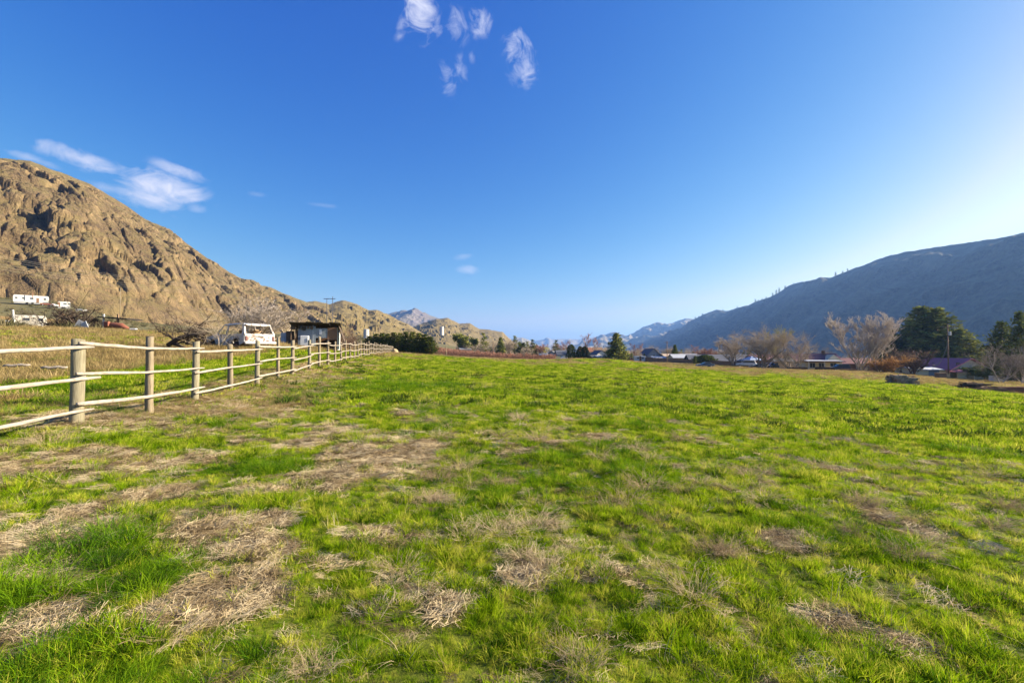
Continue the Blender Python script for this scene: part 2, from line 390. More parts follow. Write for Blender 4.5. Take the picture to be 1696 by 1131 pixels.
# ------------------------------------------------------------------ ground
def ground_material():
    m, nt, b = mat_base('field_ground', 0.95, 0.1)
    def at(n):
        a = nt.nodes.new('ShaderNodeAttribute'); a.attribute_name = n; return a.outputs['Fac']
    nf = nz(nt, 9, 6, 0.7, 0, None, 'World'); nm = nz(nt, 0.9, 6, 0.65, 0, None, 'World'); nl = nz(nt, 0.05, 5, 0.6, 0, None, 'World')
    nfine = nz(nt, 60, 3, 0.7, 0, (1, 1, 1), 'World')
    grass = mixc(nt, ramp(nt, nm, [(0.3, (0, 0, 0)), (0.7, (1, 1, 1))]), (0.10, 0.12, 0.014), (0.19, 0.21, 0.018))
    grass = mixc(nt, ramp(nt, nf, [(0.35, (0, 0, 0)), (0.75, (0.8, 0.8, 0.8))]), grass, (0.055, 0.085, 0.012))
    straw = ramp(nt, nfine, [(0.3, (0.10, 0.075, 0.04)), (0.5, (0.31, 0.235, 0.125)), (0.72, (0.50, 0.40, 0.23))])
    dirt = ramp(nt, nf, [(0.3, (0.11, 0.072, 0.036)), (0.7, (0.30, 0.205, 0.105))])
    tan = ramp(nt, nf, [(0.3, (0.17, 0.14, 0.045)), (0.7, (0.42, 0.33, 0.15))])
    c = mixc(nt, at('tan'), grass, tan); c = mixc(nt, at('straw'), c, straw); c = mixc(nt, at('dirt'), c, dirt)
    # valley floor and slopes beyond the field
    farc = ramp(nt, nz(nt, 0.02, 6, 0.65, 0, None, 'World'), [(0.35, (0.085, 0.09, 0.035)), (0.6, (0.16, 0.135, 0.062)), (0.75, (0.10, 0.08, 0.045))])
    farc = mixc(nt, ramp(nt, nz(nt, 0.25, 5, 0.7, 0, None, 'World'), [(0.5, (0, 0, 0)), (0.62, (1, 1, 1))]), farc, (0.10, 0.10, 0.05))
    c = mixc(nt, at('far'), c, farc)
    c = mixc(nt, at('cut'), c, (0.34, 0.21, 0.08))
    nt.links.new(c, b.inputs['Base Color'])
    hh = mth(nt, 'ADD', nf, mth(nt, 'MULTIPLY', nfine, 0.4))
    bump(nt, b, hh, 0.03, 0.8)
    return m
def build_ground():
    az = np.concatenate([np.arange(-180, -62, 2.0), np.arange(-62, 62, 0.22), np.arange(62, 180, 2.0)]); na = len(az)
    rr = np.concatenate([[0.0], np.exp(np.linspace(math.log(0.3), math.log(2.2), 20, endpoint=False)), np.exp(np.linspace(math.log(2.2), math.log(120), 250, endpoint=False)), np.exp(np.linspace(math.log(120), math.log(14000), 130))]); nr = len(rr)
    A, RR = np.meshgrid(np.radians(az), rr); x = (RR*np.sin(A)).ravel(); y = (RR*np.cos(A)).ravel(); z = ground_h(x, y)
    straw, dirt, tan, lush, u = masks(x, y)
    i, j = np.meshgrid(np.arange(nr-1), np.arange(na), indexing='ij'); j2 = (j+1) % na
    Fq = np.stack([(i*na+j).ravel(), (i*na+j2).ravel(), ((i+1)*na+j2).ravel(), ((i+1)*na+j).ravel()], -1)
    me = np_mesh('ground', np.stack([x, y, z], -1), Fq, ground_material(), True)
    r = np.sqrt(x*x+y*y)
    azt = x/np.maximum(np.abs(y), .1)
    cut = np.zeros_like(x)
    for a, b, d, rx, ry in ((15, 526, 150, 16, 20), (0, 560, 95, 0.1, 0.1)):
        p = W(a, b, d); cut = np.maximum(cut, 1-sst(0.6, 1.1, np.sqrt(((x-p.x)/rx)**2+((y-p.y)/ry)**2)+0.3*fbm(x/6, y/6, o=3, s=2)))
    far = np.maximum(sst(150, 210, r), sst(50, 75, r+8*fbm(x/8, y/8, o=3, s=2))*(u > 6))
    for n, v in (('straw', straw), ('dirt', dirt), ('tan', tan), ('far', far), ('cut', cut)):
        a = me.attributes.new(n, 'FLOAT', 'POINT'); a.data.foreach_set('value', np.ascontiguousarray(v, dtype=np.float32))
    o = link('ground', me); tag(o, kind='structure'); return o
build_ground()

# ------------------------------------------------------------------ hills
def rock_material(name, rock, varn, light, grass, gscale, slope_lo, slope_hi, bdist, sc=1.0):
    m, nt, b = mat_base(name, 0.92, 0.15)
    big = nz(nt, 0.030*sc, 6, 0.62, 0.6, None, 'World'); mid = nz(nt, 0.16*sc, 8, 0.68, 0.4, (1, 1, 0.32), 'World'); fine = nz(nt, 1.0*sc, 7, 0.72, 0, None, 'World')
    c = ramp(nt, mid, [(0.36, varn), (0.50, rock), (0.66, light)])
    c = mixc(nt, ramp(nt, big, [(0.42, (0, 0, 0)), (0.56, (0.85,)*3)]), c, varn)
    c = mixc(nt, ramp(nt, fine, [(0.46, (0, 0, 0)), (0.72, (0.65,)*3)]), c, light)
    c = mixc(nt, ramp(nt, nz(nt, 0.05*sc, 8, 0.7, 1.0, (1, 1, 2.2), 'World'), [(0.50, (0, 0, 0)), (0.60, (0.55,)*3)]), c, tuple(v*0.9 for v in grass))
    c = mixc(nt, ramp(nt, nz(nt, 0.35*sc, 8, 0.75, 1.5, None, 'World'), [(0.56, (0, 0, 0)), (0.66, (0.6,)*3)]), c, varn)
    g = nt.nodes.new('ShaderNodeNewGeometry'); sp = nt.nodes.new('ShaderNodeSeparateXYZ'); nt.links.new(g.outputs['Normal'], sp.inputs[0])
    s = mth(nt, 'ADD', sp.outputs['Z'], mth(nt, 'MULTIPLY', mth(nt, 'SUBTRACT', mid, 0.5), 0.5))
    s = mth(nt, 'DIVIDE', mth(nt, 'SUBTRACT', s, slope_lo), slope_hi-slope_lo, True)
    gr = ramp(nt, nz(nt, gscale, 6, 0.7, 0, None, 'World'), [(0.3, tuple(v*0.55 for v in grass)), (0.55, grass), (0.75, tuple(min(1, v*1.45) for v in grass))])
    c = mixc(nt, s, c, gr)
    nt.links.new(c, b.inputs['Base Color'])
    crk = nt.nodes.new('ShaderNodeTexVoronoi'); crk.feature = 'DISTANCE_TO_EDGE'; crk.inputs['Scale'].default_value = 0.10*sc
    gg = nt.nodes.new('ShaderNodeNewGeometry'); mp = nt.nodes.new('ShaderNodeMapping'); mp.inputs['Scale'].default_value = (1, 1, 0.7)
    nt.links.new(gg.outputs['Position'], mp.inputs[0]); nt.links.new(mp.outputs[0], crk.inputs['Vector'])
    ch = ramp(nt, crk.outputs['Distance'], [(0.0, (0, 0, 0)), (0.035, (1, 1, 1))])
    c = mixc(nt, mth(nt, 'MULTIPLY', mth(nt, 'SUBTRACT', 1.0, ch), 0.16), c, varn); nt.links.new(c, b.inputs['Base Color'])
    h = mth(nt, 'ADD', mth(nt, 'ADD', mid, mth(nt, 'MULTIPLY', fine, 0.35)), mth(nt, 'MULTIPLY', ch, 0.12))
    bump(nt, b, h, bdist, 1.0)
    return m
def ridge(name, crest, base, nu, nv, mat, disp, back=0.8, prof=1.0, pxr=None, crest_noise=0.0, floor=-0.25):
    cr = np.array([tuple(W(a, b, d)) for a, b, d in crest]); cp = np.array([c[0] for c in crest], float)
    ba = np.array([tuple(W(a, b, d)) for a, b, d in base]); bp = np.array([c[0] for c in base], float)
    lo, hi = pxr or (cp[0], cp[-1])
    # even steps along the crest in world length
    q = np.linspace(lo, hi, nu)
    C_ = np.stack([np.interp(q, cp, cr[:, k]) for k in range(3)], -1); B_ = np.stack([np.interp(q, bp, ba[:, k]) for k in range(3)], -1)
    ker = np.ones(max(3, nu//60)); ker /= ker.sum()
    def sm(a):
        p = len(ker)//2; e = np.pad(a, (p, len(ker)-1-p), mode='edge'); return np.convolve(e, ker, 'valid')
    for k in (0, 1): C_[:, k] = sm(C_[:, k]); B_[:, k] = sm(B_[:, k])
    B_[:, 2] = sm(B_[:, 2])
    nb = max(6, nv//5)
    t = np.concatenate([np.linspace(floor, 1, nv), 1+np.linspace(0, back, nb)[1:]])
    T, U = np.meshgrid(t, np.arange(nu), indexing='ij')
    Cc = C_[U]; Bb = B_[U]; Dd = Cc-Bb
    hf = np.where(T <= 1, np.sign(T)*np.abs(T)**prof, 1-(T-1)**1.4*1.2)
    P = np.empty(T.shape+(3,)); P[..., 0] = Bb[..., 0]+Dd[..., 0]*T; P[..., 1] = Bb[..., 1]+Dd[..., 1]*T; P[..., 2] = Bb[..., 2]+Dd[..., 2]*hf
    hor = Dd.copy(); hor[..., 2] = 0; L_ = np.linalg.norm(hor, axis=-1, keepdims=True); hor /= L_
    x, y, z = P[..., 0].ravel(), P[..., 1].ravel(), P[..., 2].ravel()
    d, dz = disp(x, y, z, T.ravel())
    fade = (sst(-0.2, 0.12, T)*(1-0.93*sst(0.78, 0.97, T))).ravel()
    # push along the slope's own normal
    gT = np.gradient(P, axis=0); run = np.hypot(gT[..., 0], gT[..., 1])+1e-6; sl = np.clip(gT[..., 2]/run, 0.05, 8); sl = np.minimum(sl, 4)
    cz = 1/np.sqrt(1+sl*sl); chh = sl*cz; dd = (d*fade).reshape(T.shape)
    P[..., 0] -= hor[..., 0]*dd*chh; P[..., 1] -= hor[..., 1]*dd*chh; P[..., 2] += dd*cz+(dz*fade).reshape(T.shape)
    if crest_noise: P[..., 2] += (crest_noise*fbm(x/(crest_noise*9), y/(crest_noise*9), o=4, s=77)).reshape(T.shape)*np.where(T <= 1, sst(.5, 1, T), 1)
    n_t = len(t); i, j = np.meshgrid(np.arange(n_t-1), np.arange(nu-1), indexing='ij')
    Fq = np.stack([(i*nu+j).ravel(), (i*nu+j+1).ravel(), ((i+1)*nu+j+1).ravel(), ((i+1)*nu+j).ravel()], -1)
    me = np_mesh(name, P.reshape(-1, 3), Fq, mat, False)
    return tag(link(name, me), kind='structure')
def facets(x, y, z, cell, tilt, seed, sx=1.0, sz=1.0, shear=0.0):
    xx = (x+shear*z)/cell*sx; yy = (y-shear*z)/cell*sx; zz = z/cell*sz
    f1, f2, cid, o, rs = vor(xx, yy, zz, seed)
    pl = (o[0]*rs[0]+o[1]*rs[1]+o[2]*rs[2])*tilt*cell
    crack = 1-sst(0.0, 0.10, f2-f1)
    return (cid-0.5)*cell*0.35*tilt+pl, crack
def disp_cliff(x, y, z, t):
    wx = x+2.5*fbm(x/14, y/14, z/14, o=4, s=5); wy = y+2.5*fbm(x/14, y/14, z/14, o=4, s=6); wz = z+2.5*fbm(x/14, y/14, z/14, o=4, s=8)
    e, c4 = facets(wx, wy, wz, 26, 0.25, 17, 1.0, 0.22)
    big = 15*fbm(x/90, y/90, z/110, o=3, s=1)
    a, c1 = facets(wx, wy, wz, 40, 0.34, 11, 1, 1.1, 0.25); b, c2 = facets(wx, wy, wz, 15, 0.40, 12, 1, 0.55, 0.1); c, c3 = facets(wx, wy, wz, 5.5, 0.45, 13, 1, 0.7)
    cliffy = 0.35+0.85*sst(0.02, 0.12, t)*(1-0.55*sst(0.7, 0.92, t))
    led = 4*np.sin((z+0.22*(x-y)*0.4+5*fbm(x/40, y/40, z/40, o=2, s=9))/9.5)*0.35
    d = 0.42*big+cliffy*(a*0.52+b*0.48+c*0.34+e*0.45-2.0*c1-1.4*c2-0.6*c3-2.0*c4)+0.5*led*cliffy+0.55*fbm(x/3, y/3, z/3, o=4, s=14)
    return d, 0*d
def disp_outcrop(x, y, z, t):
    m = sst(0.02, 0.22, fbm(x/60, y/60, z/40, o=4, s=22))
    a, c1 = facets(x, y, z, 22, 0.6, 23); b, c2 = facets(x, y, z, 8, 0.6, 24)
    d = 16*fbm(x/130, y/130, z/130, o=4, s=25)+3*fbm(x/16, y/16, z/16, o=4, s=27)+m*(a+b-3*c1-1.5*c2+3)
    return 0.55*d, 4*fbm(x/50, y/50, z/50, o=4, s=26)
def disp_mtn(k, s):
    def f(x, y, z, t):
        g = fbm(x/(420*k), y/(420*k), z/(600*k), o=6, s=s, ridged=True, g=0.52)
        h = fbm(x/(130*k), y/(130*k), z/(130*k), o=4, s=s+9)
        return 95*k*g+18*k*h, 22*k*fbm(x/(260*k), y/(260*k), o=5, s=s+3, ridged=True)+5*k*h
    return f
cliff_mat = rock_material('cliff_rock', (0.180, 0.126, 0.064), (0.070, 0.049, 0.029), (0.31, 0.225, 0.112), (0.17, 0.135, 0.055), 0.25, 0.66, 0.90, 2.4)
hill_mat = rock_material('hill_rock_and_grass', (0.17, 0.125, 0.065), (0.075, 0.058, 0.038), (0.28, 0.20, 0.10), (0.195, 0.150, 0.058), 0.08, 0.42, 0.66, 2.6, 0.7)
grey_mat = rock_material('grey_mountain_rock', (0.19, 0.15, 0.13), (0.13, 0.11, 0.10), (0.28, 0.24, 0.20), (0.20, 0.17, 0.10), 0.01, 0.75, 0.95, 8, 0.12)
dark_mat = rock_material('shaded_mountain_slope', (0.085, 0.078, 0.055), (0.035, 0.036, 0.032), (0.20, 0.165, 0.10), (0.14, 0.125, 0.07), 0.012, 0.55, 0.85, 7, 0.16)  # wide colour contrast stands in for lit benches and shaded folds
far_mat = rock_material('far_mountain_slope', (0.15, 0.14, 0.10), (0.10, 0.10, 0.08), (0.36, 0.29, 0.18), (0.30, 0.25, 0.14), 0.004, 0.72, 0.86, 10, 0.06)

ridge('rocky_hill', [(-900,40,250),(-300,170,330),(-80,245,385),(0,262,410),(50,268,435),(100,285,460),(150,305,490),(200,335,520),(240,362,548),(280,380,575),(310,404,600),(340,425,630),(370,445,660),(400,462,695),(424,470,720),(447,476,750),(475,488,790),(504,499,830),(530,508,860),(560,522,890),(600,545,930),(640,566,980)],
      [(-900,480,110),(-300,480,190),(0,491,245),(120,507,258),(150,521,262),(250,537,290),(330,546,330),(400,553,380),(480,560,460),(560,566,560),(640,574,700)], 900, 420, cliff_mat, disp_cliff, back=0.7, prof=0.70, crest_noise=1.4)
ridge('grassy_hill', [(380,520,800),(430,510,850),(480,503,900),(520,499,950),(545,504,980),(556,500,1000),(568,498,1010),(580,500,1030),(591,503,1050),(601,509,1060),(610,514,1080),(623,513,1100),(632,516,1120),(643,521,1150),(660,530,1180),(676,537,1210),(690,546,1240),(710,556,1270),(735,567,1300)],
      [(380,556,450),(480,562,520),(560,568,560),(620,572,600),(690,575,700),(735,580,800)], 420, 200, hill_mat, disp_outcrop, prof=0.9, crest_noise=2.5)
ridge('knobby_hill', [(640,566,1500),(676,545,1520),(695,537,1540),(711,532,1560),(722,528,1580),(741,527,1600),(753,531,1620),(761,536,1640),(770,536,1640),(778,536,1650),(794,545,1660),(805,546,1680),(819,547,1700),(832,550,1720),(839,557,1740),(847,564,1760),(860,576,1800),(880,590,1850)],
      [(640,574,1000),(700,576,1000),(760,582,1050),(820,586,1150),(880,592,1300)], 420, 160, hill_mat, disp_outcrop, prof=0.95, crest_noise=3)
ridge('grey_mountain', [(560,560,4300),(600,540,4300),(630,528,4300),(643,521,4300),(654,517,4300),(670,515,4300),(683,514,4300),(696,517,4300),(704,518,4300),(712,523,4300),(724,527,4300),(745,540,4300),(780,560,4300),(830,580,4300)],
      [(560,575,3200),(700,575,3200),(830,592,3200)], 260, 120, grey_mat, disp_mtn(0.8, 40), crest_noise=8)
ridge('blue_hump', [(820,585,6500),(838,569,6500),(848,563,6500),(856,560,6500),(864,559,6500),(870,561,6500),(877,564,6500),(890,572,6500),(910,585,6500)], [(820,590,5600),(910,592,5600)], 120, 40, far_mat, disp_mtn(0.7, 50), crest_noise=5)
ridge('far_mesa', [(840,590,11000),(865,574,11000),(882,567,11000),(889,564,11000),(898,562.5,11000),(915,562,11000),(938,561.5,11000),(960,562,11000),(1000,561,11000),(1060,563,11000),(1120,575,11000)], [(840,590,9000),(1120,590,9000)], 200, 50, far_mat, disp_mtn(1.2, 60), crest_noise=5)
ridge('far_range', [(935,588,7000),(955,572,7000),(981,562,7000),(990,558,7000),(1002,555,7000),(1012,556,7000),(1019,557,7000),(1034,558,6900),(1050,553,6800),(1066,545,6700),(1083,542,6600),(1096,538,6500),(1113,535,6400),(1125,531,6300),(1135,528,6200),(1152,528,6100),(1200,522,6000),(1300,505,5800)],
      [(935,590,5200),(1020,590,4800),(1100,590,4500),(1300,590,4200)], 420, 180, far_mat, disp_mtn(1.3, 70), crest_noise=8)
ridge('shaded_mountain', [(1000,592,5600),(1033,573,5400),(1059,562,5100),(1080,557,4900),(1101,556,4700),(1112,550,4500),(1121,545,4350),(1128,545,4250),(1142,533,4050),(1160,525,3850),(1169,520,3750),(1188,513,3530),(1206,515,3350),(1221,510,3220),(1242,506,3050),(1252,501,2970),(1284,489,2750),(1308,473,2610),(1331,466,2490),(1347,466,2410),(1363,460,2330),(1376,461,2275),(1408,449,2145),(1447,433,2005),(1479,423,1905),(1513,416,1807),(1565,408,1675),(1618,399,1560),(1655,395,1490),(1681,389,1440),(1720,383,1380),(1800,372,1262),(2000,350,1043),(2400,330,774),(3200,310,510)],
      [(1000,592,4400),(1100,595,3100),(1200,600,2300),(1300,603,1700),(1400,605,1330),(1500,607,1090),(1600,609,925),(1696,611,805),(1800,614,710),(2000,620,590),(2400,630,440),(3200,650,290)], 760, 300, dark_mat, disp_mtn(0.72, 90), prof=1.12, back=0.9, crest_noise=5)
# ------------------------------------------------------------------ grass and litter
m_grass = leafmat('grass_blade', [(0.032, 0.080, 0.005), (0.160, 0.280, 0.005), (0.31, 0.425, 0.009), (0.52, 0.50, 0.07)], 5.0, 0.45, 'World', 1.0)
m_lush = leafmat('lush_grass_blade', [(0.030, 0.085, 0.008), (0.105, 0.225, 0.008), (0.22, 0.34, 0.012)], 3.0, 0.40, 'World', 0.8)
m_dark_leaf = leafmat('broadleaf_weed', [(0.035, 0.06, 0.012), (0.06, 0.10, 0.016), (0.10, 0.15, 0.02)], 1.4, 0.25, 'World', 0.8)
m_straw = leafmat('dead_straw', [(0.18, 0.130, 0.07), (0.43, 0.33, 0.18), (0.62, 0.51, 0.31)], 6.0, 0.15, 'World', 1.2)
m_tan = leafmat('dry_tall_grass', [(0.20, 0.145, 0.06), (0.34, 0.25, 0.105), (0.44, 0.34, 0.16)], 0.7, 0.35, 'World', 0.8)
m_weed = leafmat('dry_weed_stem', [(0.26, 0.19, 0.11), (0.48, 0.37, 0.22), (0.62, 0.50, 0.32)], 5.0, 0.1, 'World', 0.8)
m_sage = leafmat('sagebrush_leaf', [(0.10, 0.095, 0.045), (0.17, 0.155, 0.075), (0.24, 0.20, 0.11)], 0.3, 0.2, 'World', 1.0)

def blades(n, rad, h0, h1, wid, lean, segs=3, rng=RNG, curl=1.0):
    """n tapering bent blades rooted in a disc: V, F(quads as strips)"""
    a = rng.uniform(0, 2*np.pi, n); r = rad*np.sqrt(rng.uniform(0, 1, n)); bx, by = r*np.cos(a), r*np.sin(a)
    h = rng.uniform(h0, h1, n); da = a+rng.normal(0, 0.9, n); ln = np.abs(rng.normal(lean, lean*0.5, n))
    dx, dy = np.cos(da), np.sin(da); wa = rng.uniform(0, 2*np.pi, n); wx, wy = np.cos(wa), np.sin(wa)
    V = []; 
    for k in range(segs+1):
        t = k/segs; out = ln*(t+curl*t*t)*h*0.6; up = h*(t-0.35*curl*np.minimum(ln, 1.6)*t*t*0.8); w = wid*(1-t**1.5)*0.5+0.0002
        cx, cy = bx+dx*out, by+dy*out
        V.append(np.stack([cx-wx*w, cy-wy*w, up-0.01*(k == 0)], -1)); V.append(np.stack([cx+wx*w, cy+wy*w, up-0.01*(k == 0)], -1))
    V = np.stack(V, 1).reshape(-1, 3); s = 2*(segs+1); b = np.arange(n)*s
    Fq = np.concatenate([np.stack([b+2*k, b+2*k+1, b+2*k+3, b+2*k+2], -1) for k in range(segs)])
    return V, Fq
def litter(n, rad, l0, l1, wid, rng=RNG, zh=0.03, arch=0.12):
    a = rng.uniform(0, 2*np.pi, n); r = rad*np.sqrt(rng.uniform(0, 1, n)); cx, cy = r*np.cos(a), r*np.sin(a)
    d = rng.normal(0.6, 0.7, n); L_ = rng.uniform(l0, l1, n); tilt = rng.normal(0, 0.12, n); z0 = rng.uniform(0.004, zh, n); V = []
    segs = 3; cv = rng.normal(0, .35, n)
    for k in range(segs+1):
        t = k/segs-0.5; dd = d+cv*t; px = cx+np.cos(dd)*L_*t; py = cy+np.sin(dd)*L_*t; pz = z0+tilt*L_*t+arch*L_*(0.25-t*t)*rng.uniform(0, 1, n)*1.5
        ox, oy = -np.sin(d)*wid/2, np.cos(d)*wid/2
        V += [np.stack([px-ox, py-oy, pz], -1), np.stack([px+ox, py+oy, pz+wid*0.3], -1)]
    V = np.stack(V, 1).reshape(-1, 3); s = 2*(segs+1); b = np.arange(n)*s
    Fq = np.concatenate([np.stack([b+2*k, b+2*k+1, b+2*k+3, b+2*k+2], -1) for k in range(segs)])
    return V, Fq
def tubes(P0, P1, r0, r1, n=3):
    """many tapered prisms at once"""
    P0, P1 = np.asarray(P0, float), np.asarray(P1, float); r0, r1 = np.asarray(r0, float), np.asarray(r1, float)
    d = P1-P0; L_ = np.linalg.norm(d, axis=1, keepdims=True)+1e-9; d = d/L_
    a = np.where(np.abs(d[:, 2:3]) < 0.9, np.array([[0, 0, 1.0]]), np.array([[1.0, 0, 0]])); u = np.cross(d, a); u /= np.linalg.norm(u, axis=1, keepdims=True)+1e-9; w = np.cross(d, u)
    V = []
    for P, r in ((P0, r0), (P1, r1)):
        for k in range(n):
            q = 2*np.pi*k/n; V.append(P+(u*np.cos(q)+w*np.sin(q))*r[:, None])
    V = np.stack(V, 1).reshape(-1, 3); b = np.arange(len(P0))*2*n
    Fq = np.concatenate([np.stack([b+k, b+(k+1) % n, b+n+(k+1) % n, b+n+k], -1) for k in range(n)])
    return V, Fq
def cat(parts):
    o = 0; Vs = []; Fs = []
    for V, Fq in parts: Vs.append(V); Fs.append(Fq+o); o += len(V)
    return np.concatenate(Vs), np.concatenate(Fs)

def proto(name, VF, mat):
    return bpy.data.objects.new(name, np_mesh(name, VF[0], VF[1], mat, True))
PROTOS = {
 'short': [proto('grass_tuft', blades(46, 0.11, 0.035, 0.095, 0.0050, 0.5), m_grass) for _ in range(5)],
 'mid': [proto('grass_tuft', blades(60, 0.10, 0.06, 0.15, 0.0055, 0.7), m_grass) for _ in range(4)],
 'lush': [proto('lush_tuft', blades(75, 0.11, 0.09, 0.22, 0.0060, 0.9, 4), m_lush) for _ in range(4)],
 'straw': [proto('straw_litter', litter(80, 0.16, 0.05, 0.22, 0.0034), m_straw) for _ in range(5)],
 'stalk': [proto('dry_stalks', blades(16, 0.10, 0.07, 0.22, 0.003, 1.0), m_straw) for _ in range(4)],
 'tan': [proto('dry_grass_tuft', blades(60, 0.16, 0.14, 0.42, 0.0075, 0.7), m_tan) for _ in range(5)],
 'tanfar': [proto('dry_grass_clump', blades(90, 0.55, 0.12, 0.42, 0.024, 0.6, 2), m_tan) for _ in range(4)],
 'grassfar': [proto('grass_clump', blades(90, 0.50, 0.05, 0.15, 0.022, 0.6, 2), m_grass) for _ in range(4)],
 'darkfar': [proto('broadleaf_clump', blades(80, 0.20, 0.06, 0.19, 0.030, 0.8, 2), m_dark_leaf) for _ in range(3)],
 'sage': [proto('sagebrush_clump', blades(90, 0.5, 0.3, 0.95, 0.07, 0.45, 2), m_sage) for _ in range(4)],
}
def scatter(name, kinds, X, Y, S, idx, tilt=0.12, kind='stuff', zoff=0.0, Zs=None):
    """one stuff object that sets a tuft of the given kinds on every point"""
    n = len(X); Z = ground_h(X, Y)+zoff if Zs is None else Zs
    me = bpy.data.meshes.new(name); me.vertices.add(n)
    me.vertices.foreach_set('co', np.stack([X, Y, Z], -1).astype(np.float32).ravel())
    rot = np.stack([RNG.normal(0, tilt, n), RNG.normal(0, tilt, n), RNG.uniform(0, 2*np.pi, n)], -1).astype(np.float32)
    a = me.attributes.new('rot', 'FLOAT_VECTOR', 'POINT'); a.data.foreach_set('vector', rot.ravel())
    a = me.attributes.new('scl', 'FLOAT', 'POINT'); a.data.foreach_set('value', np.asarray(S, np.float32))
    a = me.attributes.new('idx', 'INT', 'POINT'); a.data.foreach_set('value', np.asarray(idx, np.int32))
    o = link(name, me)
    c = bpy.data.collections.new(name+'_kinds')
    k = 0
    for q in kinds:
        for p in PROTOS[q]:
            pp = p.copy(); pp.name = f'{name}_{k:02d}'; k += 1; c.objects.link(pp)
    ng = bpy.data.node_groups.new(name, 'GeometryNodeTree')
    ng.interface.new_socket('Geometry', in_out='INPUT', socket_type='NodeSocketGeometry'); ng.interface.new_socket('Geometry', in_out='OUTPUT', socket_type='NodeSocketGeometry')
    N = ng.nodes; L = ng.links; gi = N.new('NodeGroupInput'); go = N.new('NodeGroupOutput')
    ci = N.new('GeometryNodeCollectionInfo'); ci.inputs['Collection'].default_value = c; ci.inputs['Separate Children'].default_value = True; ci.inputs['Reset Children'].default_value = True
    ip = N.new('GeometryNodeInstanceOnPoints'); ip.inputs['Pick Instance'].default_value = True
    def na(nm, t):
        q = N.new('GeometryNodeInputNamedAttribute'); q.data_type = t; q.inputs['Name'].default_value = nm; return q.outputs[0]
    L.new(gi.outputs[0], ip.inputs['Points']); L.new(ci.outputs[0], ip.inputs['Instance'])
    L.new(na('idx', 'INT'), ip.inputs['Instance Index']); L.new(na('rot', 'FLOAT_VECTOR'), ip.inputs['Rotation']); L.new(na('scl', 'FLOAT'), ip.inputs['Scale'])
    L.new(ip.outputs[0], go.inputs[0])
    md = o.modifiers.new('scatter', 'NODES'); md.node_group = ng
    tag(o, kind=kind); return o
def rnd_polar(n, r0, r1, a0, a1, power=1.0):
    """random points in a sector, density falling as 1/r^power relative to area"""
    q = RNG.uniform(0, 1, n); e = 2-power
    r = (r0**e+q*(r1**e-r0**e))**(1/e) if abs(e) > 1e-6 else r0*(r1/r0)**q
    a = np.radians(RNG.uniform(a0, a1, n)); return r*np.sin(a), r*np.cos(a), r
